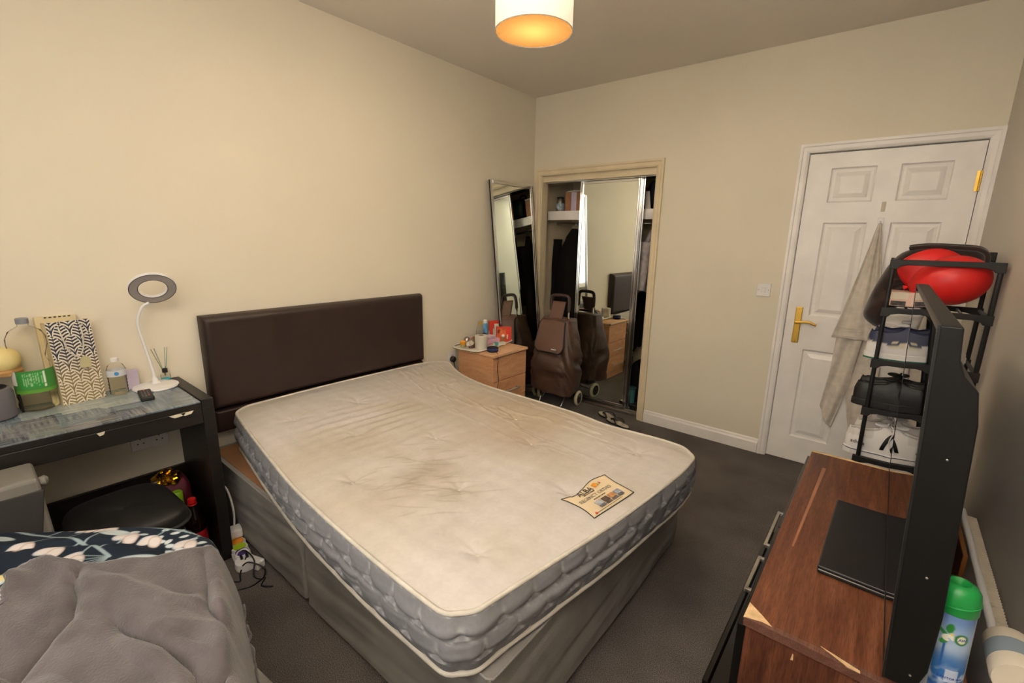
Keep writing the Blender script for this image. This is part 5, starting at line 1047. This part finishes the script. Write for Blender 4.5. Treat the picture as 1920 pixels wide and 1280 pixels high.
obj('band', lathe(B(), [(0.0385, -0.022), (0.0385, 0.02)], 28, Tr(0, 0, 0.038) @ Rx(PI/2), False), M('grey_blue_band', '8b98a0', 0.6, var=0.06), pk_, smooth=True)
# aerosol
ca = thing('aerosol_can', 'blue and white air freshener can with a green cap beside the television', 'can', (2.795, -2.357, UZ+0.001), 0, None, (0.0, -0.03, 0))
R_ = 0.031; nth, nz = 110, 150; th = np.linspace(0, 2*PI, nth, endpoint=False); hz = np.linspace(0.004, 0.196, nz); TH, HH = np.meshgrid(th, hz, indexing='ij')
tc = -1.72      # the side of the can that faces the room's near end
dth = (TH-tc+PI) % (2*PI)-PI; sx2 = dth*R_; q = HH
cc = np.array(lin('2f6fb4'))*np.ones(TH.shape+(3,))
def cp(mask, col):
    global cc
    mask = np.clip(mask, 0, 1); cc = cc*(1-mask[..., None])+np.array(lin(col))*mask[..., None]
cp(sst(0.10, 0.165, q), '8fb0d6'); cp(sst(0.155, 0.19, q), '6f8fc6'); cp(0.8*np.exp(-((q-0.135)/0.025)**2)*(0.5+fbm(sx2*40, q*40, 3)), 'b6cbe2'); cp(sst(0.075, 0.04, q), '2563a8')
cp(sst(0.4, 0.6, fbm(sx2*60+3, q*60, 3))*np.exp(-((q-0.06)/0.022)**2), 'c6d4e6'); cp(((sx2 < -0.0165) & (q > 0.12)).astype(float), '1b2f86'); cp(((sx2 < -0.0165) & (q <= 0.12)).astype(float), 'b9c2cc'); cp(((sx2 > 0.04)).astype(float), 'b9c2cc')
for (fx, fz, a_, b_, an, col) in ((0.000, 0.168, 0.011, 0.006, 1.4, '2f8a3a'), (-0.009, 0.156, 0.010, 0.004, -0.6, '2f8a3a'), (-0.006, 0.138, 0.009, 0.005, 0.9, '3a9a44'), (-0.003, 0.150, 0.008, 0.004, 0.7, 'f2efe2'), (0.004, 0.151, 0.007, 0.004, 2.0, 'f2efe2'), (-0.004, 0.144, 0.006, 0.004, -0.4, 'f4f0e0'), (0.004, 0.157, 0.003, 0.003, 0, 'e6d36a'), (0.018, 0.150, 0.0115, 0.0125, 0, '2c7a3c'), (0.0185, 0.150, 0.007, 0.0085, 0, 'e8e6c8')):
    u = (sx2-fx)*math.cos(an)+(q-fz)*math.sin(an); w_ = -(sx2-fx)*math.sin(an)+(q-fz)*math.cos(an); cp((1-np.sqrt((u/a_)**2+(w_/b_)**2))/0.15, col)
cp(((np.abs(sx2+0.004+0.05*(q-0.11)*0) < 0.0013) & (q > 0.085) & (q < 0.135)).astype(float), '2a68b4'); cp(((sx2 > 0.004) & (sx2 < 0.024) & (q > 0.055) & (q < 0.082)).astype(float)*0.75, 'd6deec')
grid('can_body', np.stack([R_*np.cos(TH), R_*np.sin(TH), HH], -1), m_vcol, ca, col=cc, closeu=True, label='blue printed can body')
obj('rim', lathe(B(), [(R_*0.95, 0.0), (R_*1.02, 0.002), (R_*1.01, 0.006)], 32), m_steel, ca, smooth=True)
m_green = M('green_cap_plastic', '1f9a48', 0.35, var=0.04)
cap = obj('cap', lathe(B(), [(R_*1.01, 0.195), (R_*1.06, 0.197), (R_*1.06, 0.222), (R_*1.0, 0.236), (R_*0.80, 0.246), (R_*0.5, 0.250), (R_*0.3, 0.243), (0.002, 0.241)], 36), m_green, ca, smooth='auto')
nz_ = obj('nozzle_hole', ell(B(), (R_*0.62*math.cos(tc+0.45), R_*0.62*math.sin(tc+0.45), 0.240), (0.006, 0.006, 0.007), 14, 8), M('dark_green_hole', '04361a', 0.6, var=0), ca, smooth=True)
obj('cap_collar', tube(B(), [(R_*1.06*math.cos(a), R_*1.06*math.sin(a), 0.212+0.006*math.sin(a-tc)) for a in np.linspace(0, 2*PI, 40, endpoint=False)], 0.0012, 6, True), m_green, ca, smooth=True)
m_bluei = M('blue_ink', '28409a', 0.6, var=0)
def wrap_text(body, size, ang, z, mat):
    """lettering bent round the can, glyph by glyph"""
    adv = size*0.72; n_ = len(body)
    for k, ch in enumerate(body):
        if ch == ' ': continue
        a = tc+ang+(k-(n_-1)/2)*adv/R_; o_n = Vector((math.cos(a), math.sin(a), 0))
        text(ch, size, axes(o_n*(R_+0.0004)+Vector((0, 0, z)), (-o_n.y, o_n.x, 0), (0, 0, 1)), mat, ca, 0.0002)
wrap_text('SANTORINI', 0.0062, 0.45, 0.064, m_bluei); wrap_text('AW', 0.008, 0.0185/R_, 0.150, m_bluei)

# ------------------------------------------------------------------ shoe rack
rk = thing('shoe_rack', 'black tubular shoe rack between the door and the media unit', 'shoe rack', (2.76, -0.86, 0))
rx0, rx1, ry0, ry1 = 2.602, 2.912, -1.0, -0.72
lev = [0.07, 0.30, 0.525, 0.755, 0.972, 1.195, 1.392]
for x in (rx0, rx1):
    for y in (ry0, ry1): obj('leg', tube(B(), [(x+(0.012 if x == rx0 else -0.0), y, 0.0), (x, y, 1.402)], 0.0085, 10), m_black, rk, world=True, smooth='auto')
for z in lev:
    for y in (ry0, ry1):
        b = B(); yy0, yy1 = y-0.009, y+0.009; z1 = z+0.011; zl = z-0.011
        pr = [(rx0-0.012, z1), (rx1+0.012, z1), (rx1+0.012, z-0.027), (rx1-0.014, z-0.027), (rx1-0.022, z-0.017), (rx1-0.045, zl), (rx0+0.045, zl), (rx0+0.022, z-0.017), (rx0+0.014, z-0.027), (rx0-0.012, z-0.027)]
        hexa(b, [(px_, yy0, pz_) for px_, pz_ in pr], [(px_, yy1, pz_) for px_, pz_ in pr]); obj('tier_bar', b, m_blackm, rk, bevel=0.002, world=True)
    for x in (rx0, rx1): obj('side_bar', tube(B(), [(x, ry0, z), (x, ry1, z)], 0.007, 8), m_black, rk, world=True)
    if z < 1.3:
        for k in range(3): x = rx0+0.07+0.085*k; obj('shelf_rod', tube(B(), [(x, ry0, z), (x, ry1, z)], 0.005, 8), m_black, rk, world=True)
b = B(); hexa(b, [(rx1-0.045, ry1-0.01, 1.40), (rx1+0.012, ry1-0.01, 1.40), (rx1+0.012, ry1+0.01, 1.40), (rx1-0.045, ry1+0.01, 1.40)], [(rx1-0.010, ry1-0.01, 1.438), (rx1+0.012, ry1-0.01, 1.438), (rx1+0.012, ry1+0.01, 1.438), (rx1-0.010, ry1+0.01, 1.438)]); obj('finial', b, m_blackm, rk, bevel=0.003, world=True)
# brown fur-lined garment draped over the rack
jk = thing('draped_jacket', 'dark brown suede jacket draped over the top left of the shoe rack', 'jacket', (2.65, -0.80, 1.2))
out = smooth_path([(2.63, 0, 1.432), (2.70, 0, 1.449), (2.80, 0, 1.447), (2.865, 0, 1.438), (2.885, 0, 1.40), (2.87, 0, 1.30), (2.76, 0, 1.22), (2.655, 0, 1.20), (2.612, 0, 1.14), (2.588, 0, 1.095), (2.56, 0, 1.105), (2.530, 0, 1.14), (2.532, 0, 1.19), (2.556, 0, 1.29), (2.59, 0, 1.38)], 120, True)
O = np.array([list(p) for p in out]); cx_, cz_ = 2.68, 1.31
aa = np.linspace(0, PI, 18); JP = np.zeros((18, len(O), 3))
for i, a in enumerate(aa):
    k = math.sin(a)**0.35 if a not in (0, PI) else 0.0; k = 0.02+0.98*max(0.0, math.sin(a))**0.3
    f = 0.010*np.sin(O[:, 0]*70+O[:, 2]*25+i*0.15)*(O[:, 0] < 2.62)
    JP[i, :, 0] = cx_+(O[:, 0]-cx_)*k; JP[i, :, 2] = cz_+(O[:, 2]-cz_)*k; JP[i, :, 1] = -0.80-0.06*math.cos(a)+f
m_suede = M('dark_brown_suede', '30221d', 0.85, spec=0.2, var=0.2, vscale=12, bump=0.4, bscale=120, sheen=0.4)
grid('body', JP-np.array(jk.location), m_suede, jk, closev=True)
for dz, dy in ((0.006, -0.055), (0.012, -0.02), (0.004, 0.02)): obj('rolled_edge', tube(B(), [(p[0]-2.65, dy, p[2]-1.2+dz) for p in O[2:40]], 0.009, 8), m_suede, jk, smooth=True)
# balloons and shoebox
m_ball = M('red_balloon_rubber', 'd3201f', 0.42, var=0.04)
def balloon(c, r, rot, label):
    t0 = thing('red_balloon', label, 'balloon', c, 0, 'balloons on the shoe rack', rot)
    obj('skin', lathe(B(), [(0.001, -1.0*r[2]*1.12)]+[(r[0]*math.sin(a)*(1-0.10*math.cos(a)**2*(math.cos(a) > 0)), -r[2]*math.cos(a)*(1.0+0.12*(math.cos(a) > 0)*math.cos(a)**4)) for a in np.linspace(0.08, PI-0.02, 30)], 40, Matrix.Diagonal((1, r[1]/r[0], 1, 1))), m_ball, t0, smooth=True)
    obj('knot', lathe(B(), [(0.004, 0.0), (0.009, -0.012), (0.011, -0.016), (0.003, -0.017)], 12, Tr(0, 0, -r[2]*1.11)), m_ball, t0, smooth=True); return t0
balloon((2.79, -0.925, 1.325), (0.098, 0.085, 0.118), (0.0, 1.30, 0.0), 'front red balloon wedged under the top bar of the shoe rack')
balloon((2.735, -0.865, 1.352), (0.098, 0.055, 0.108), (0.0, 1.75, 0.1), 'rear red balloon half hidden behind the front one')
boxed('shoebox', 'small pale pink box with a dark code label under the balloons', 'box', (2.675, -0.90, 1.212), (0.125, 0.14, 0.058), M('pale_pink_card', 'd8b6a4', 0.6, var=0.05), 0, bands=(('-y', 0.0, 0.45, 0.5, 1.0, m_pale), ('-y', 0.03, 0.42, 0.04, 0.36, M('code_label', '4a4440', 0.7, var=0.4, vscale=120))))
# shoes
def shoe(name, label, loc, rotz, colf, solec, midc=None, L=0.285, tall=0.078, toe=0.05, group=None, lacec='d8d4cc', stripes=None, high=0.0):
    s0 = thing(name, label, 'shoe', loc, rotz, group)
    n, m = 64, 44; t_ = np.linspace(0, 1, n)[:, None]; a = np.linspace(0, PI, m)[None]
    wd = 0.5*np.interp(t_, [0, 0.02, 0.08, 0.2, 0.4, 0.62, 0.78, 0.9, 0.97, 1], [0.012, 0.036, 0.058, 0.068, 0.070, 0.094, 0.099, 0.086, 0.05, 0.012])
    hh = np.interp(t_, [0, 0.03, 0.1, 0.2, 0.32, 0.42, 0.55, 0.7, 0.85, 0.95, 1], [tall*0.5, tall*0.9, tall+high, tall*0.93+high, tall*1.04+high*0.6, tall*1.16, tall*0.88, toe*1.12, toe, toe*0.75, toe*0.3])
    y = -wd*np.cos(a)*(1-0.18*np.sin(a)); z = 0.026+hh*np.sin(a)**0.62
    op = np.exp(-((t_-0.20)/0.135)**6)*np.clip((np.sin(a)-0.80)/0.1, 0, 1); z = z*(1-op)+0.045*op
    P = np.stack([(t_-0.5)*L+0*a, y, z], -1)
    col = colf(t_+0*a, a+0*t_, z, op)
    grid('upper', P, m_vcol, s0, col=col)
    outl = [((t-0.5)*L*1.02, -w_*1.06) for t, w_ in zip(t_[:, 0], wd[:, 0])]+[((t-0.5)*L*1.02, w_*1.06) for t, w_ in zip(t_[::-1, 0], wd[::-1, 0])]
    sl = obj('sole', prism(B(), outl[::1], 0.003 if midc else 0.0, 0.030), M('sole_'+name+solec, solec, 0.6, var=0.04), s0, bevel=0.003)
    if midc: obj('outsole', prism(B(), [(x*1.005, y_*1.02) for x, y_ in outl], 0.0, 0.007), M('outsole_'+midc, midc, 0.6, var=0.05), s0)
    lc = M('lace_'+lacec, lacec, 0.8, var=0.05)
    for k in range(5):
        t = 0.42+0.055*k; w_ = float(np.interp(t, t_[:, 0], wd[:, 0]))*0.55; h_ = float(np.interp(t, t_[:, 0], hh[:, 0])); x = (t-0.5)*L
        obj('lace', tube(B(), smooth_path([(x, -w_, 0.026+h_*0.93), (x+0.006, 0, 0.031+h_), (x, w_, 0.026+h_*0.93)], 10), 0.0028, 6), lc, s0, smooth=True)
    h_ = float(np.interp(0.38, t_[:, 0], hh[:, 0])); x = (0.40-0.5)*L
    b = B(); ell(b, (x-0.012, 0, 0.026+h_*0.98), (0.024, 0.024, 0.008), 14, 8, None); obj('tongue', b, M('tongue_'+lacec, lacec, 0.7, var=0.05), s0, smooth=True)
    for s_ in (-1, 1): obj('lace_end', tube(B(), smooth_path([(x+0.02, s_*0.012, 0.03+h_), (x+0.03, s_*0.035, 0.03+h_*0.85), (x+0.02, s_*0.046, 0.03+h_*0.45), (x+0.035, s_*0.05, 0.035)], 16), 0.0026, 6), lc, s0, smooth=True)
    if stripes:
        for t in (0.50, 0.60, 0.70):
            rows_ = []
            for k in range(9):
                f = k/8; tt_ = t-0.10+0.115*f; a2 = 0.06+0.85*f
                for dt in (-0.022, 0.022):
                    tq_ = tt_+dt; w_ = float(np.interp(tq_, t_[:, 0], wd[:, 0])); hq = float(np.interp(tq_, t_[:, 0], hh[:, 0])); rows_.append(((tq_-0.5)*L, -w_*math.cos(a2)*(1-0.18*math.sin(a2))-0.0022, 0.026+hq*math.sin(a2)**0.62+0.001))
            for sg in (1, -1):
                arr = np.array(rows_).reshape(9, 2, 3).copy(); arr[..., 1] *= sg; grid('stripe', arr, M('stripe_black', stripes, 0.5, var=0.05), s0, thick=0.002, label='black side stripe')
        obj('sole_line', tube(B(), [((x_), y_*1.012, 0.024) for x_, y_ in outl[::2]], 0.0016, 6, True), M('navy_line', '20304f', 0.6, var=0), s0, smooth=True)
    return s0
def c_white_navy(t, a, z, op):
    c = np.ones(t.shape+(3,))*np.array(lin('dcd8d6')); sd = np.abs(np.cos(a))
    def p(mk, col): c[mk] = lin(col)
    p((z > 0.070) & (t < 0.40), 'cfc2a6'); p((z > 0.082) & (t < 0.42), '1f2748'); p((np.abs(z-0.075-0.05*(0.2-t)) < 0.006) & (t < 0.36), '1f2748'); p(op > 0.25, '2a2f4a')
    p((z < 0.066) & (z > 0.058-0.02*(t-0.3)) & (t > 0.2) & (t < 0.72), 'c9c3ae'); p((np.abs(z-0.050-0.05*(t-0.48)) < 0.004) & (t > 0.42) & (t < 0.66), '1c6a5a'); p((t > 0.42) & (t < 0.62) & (np.sin(a) > 0.8), 'c4bdc9'); return c
def c_black(t, a, z, op):
    c = np.ones(t.shape+(3,))*np.array(lin('121110')); c[(fbm(t*14, a*4, 3) > 0.52)] = lin('201f1e'); c[op > 0.3] = lin('060606'); return c
def c_plain(t, a, z, op):
    c = np.ones(t.shape+(3,))*np.array(lin('e4e0dc')); c[(op > 0.3)] = lin('3a332e'); c[(z > 0.09) & (t < 0.30) & (op < 0.3)] = lin('d2ccc6'); return c
def c_grey(t, a, z, op):
    c = np.ones(t.shape+(3,))*np.array(lin('cfcac4')); c[op > 0.3] = lin('2a2624'); c[(np.abs(z-0.06-0.1*(t-0.5)*(0.7-t)*4) < 0.0025) & (t > 0.3) & (t < 0.7)] = lin('5a5654'); return c
sx0 = 2.715
shoe('sneaker', 'white sneaker with navy collar, front of the upper pair on the rack', (sx0+0.005, -0.945, 0.979), 0.05, c_white_navy, 'e2dedb', '1d6a50', L=0.315, tall=0.115, lacec='dedad8', group='white and navy sneakers')
shoe('sneaker', 'white sneaker with navy collar behind its twin on the rack', (sx0+0.02, -0.835, 0.979), 0.02, c_white_navy, 'e2dedb', '1d6a50', L=0.315, tall=0.115, lacec='dedad8', group='white and navy sneakers')
bsn = shoe('sneaker', 'black sneaker with a small white mark, front of the middle tier', (sx0, -0.945, 0.762), 0.04, c_black, '1b1a1a', None, L=0.33, tall=0.095, lacec='181716', group='black sneakers')
obj('white_mark', bx((0.022, -0.058, 0.060), (0.036, -0.047, 0.068)), m_white, bsn, bevel=0.002, label='small white logo mark')
shoe('sneaker', 'black sneaker behind its twin on the middle tier of the rack', (sx0+0.01, -0.835, 0.762), 0.02, c_black, '1b1a1a', None, L=0.33, tall=0.095, lacec='181716', group='black sneakers')
ad = shoe('sneaker', 'white sneaker with black side stripes on the lowest visible tier', (sx0, -0.95, 0.532), 0.03, c_plain, 'e6e2de', None, L=0.325, tall=0.115, lacec='e8e4e0', stripes='141414', group='striped white sneakers')
text('adidas', 0.021, axes((-0.118, -0.0345, 0.062), (0.97, -0.22, -0.02), (0.0, 0.15, 1)), m_black, ad, 0.0006)
shoe('sneaker', 'off-white sneaker lying behind the striped one on the same tier', (sx0-0.005, -0.845, 0.566), 0.12, c_grey, '2a2827', None, L=0.27, tall=0.09, lacec='c9c5bf', group='off-white sneakers')
shoe('sneaker', 'off-white sneaker at the wall end behind the striped one', (sx0+0.07, -0.748, 0.532), 0.2, c_grey, '2a2827', None, L=0.27, tall=0.09, lacec='c9c5bf', group='off-white sneakers')

# ------------------------------------------------------------------ towel on the door hook
tw = thing('towel', 'grey beige towel hanging from the hook on the white door', 'towel', (2.507, -0.03, 1.58))
m_towel = M('grey_beige_towel', 'd8cec2', 0.95, spec=0.1, var=0.06, vscale=25, bump=0.4, bscale=320)
def drape(name, zs_, xl, xr, y0_, nf, seed, amp=0.011):
    n, m = 90, 60; z_ = np.linspace(0, 1, n)[:, None]; u = np.linspace(0, 1, m)[None]
    zc_ = np.interp(z_, np.linspace(0, 1, len(zs_)), zs_); L0 = np.interp(z_, np.linspace(0, 1, len(zs_)), xl); R0 = np.interp(z_, np.linspace(0, 1, len(zs_)), xr)
    x = L0+(R0-L0)*u; am = amp*np.clip(z_*3+0.1, 0, 1); y = y0_-am*(0.5+0.5*np.sin(u*nf*PI*2+seed+0.8*z_))-0.4*am*np.sin(u*nf*9+seed*3)*1.0
    zz2 = zc_+0*u-0.03*np.sin(u*PI)*z_*(name == 'towel_fold'); return np.stack([x, y, zz2], -1)
P1 = drape('upper_fold', [1.578, 1.35, 1.10, 0.895], [2.500, 2.462, 2.415, 2.372], [2.515, 2.548, 2.585, 2.640], -0.030, 2.5, 1.0); grid('upper_fold', P1-np.array(tw.location), m_towel, tw, thick=0.004)
for dz in (0.012, 0.05, 0.062): 
    i = int((1-(dz/0.683))*89); obj('woven_band', tube(B(), [Vector(p)-Vector(tw.location)+Vector((0, -0.003, 0)) for p in P1[i]], 0.0022, 6), m_towel, tw, smooth=True)
n, m = 80, 40; Z_, U_ = np.meshgrid(np.linspace(0, 1, n), np.linspace(0, 1, m), indexing='ij')
lx = np.interp(Z_, [0, 0.5, 1], [2.40, 2.395, 2.375]); rx_ = np.interp(Z_, [0, 0.5, 1], [2.53, 2.505, 2.45]); bz_ = 0.44-0.13*np.sin(np.clip(U_, 0, 1)*PI*0.5); zt_ = 0.93
grid('towel_tail', np.stack([lx+(rx_-lx)*U_, -0.022-0.010*np.sin(U_*9+Z_*3), zt_+(bz_-zt_)*Z_], -1)-np.array(tw.location), m_towel, tw, thick=0.004)
lx = np.interp(Z_, [0, 0.45, 0.8, 1], [2.47, 2.478, 2.53, 2.57]); rx_ = np.interp(Z_, [0, 0.5, 0.85, 1], [2.63, 2.64, 2.64, 2.63]); bz_ = 0.20+0.02*np.cos(U_*5)
grid('towel_tail', np.stack([lx+(rx_-lx)*U_, -0.008-0.007*np.sin(U_*8+1+Z_*2), 0.93+(bz_-0.93)*Z_], -1)-np.array(tw.location), m_towel, tw, thick=0.004)
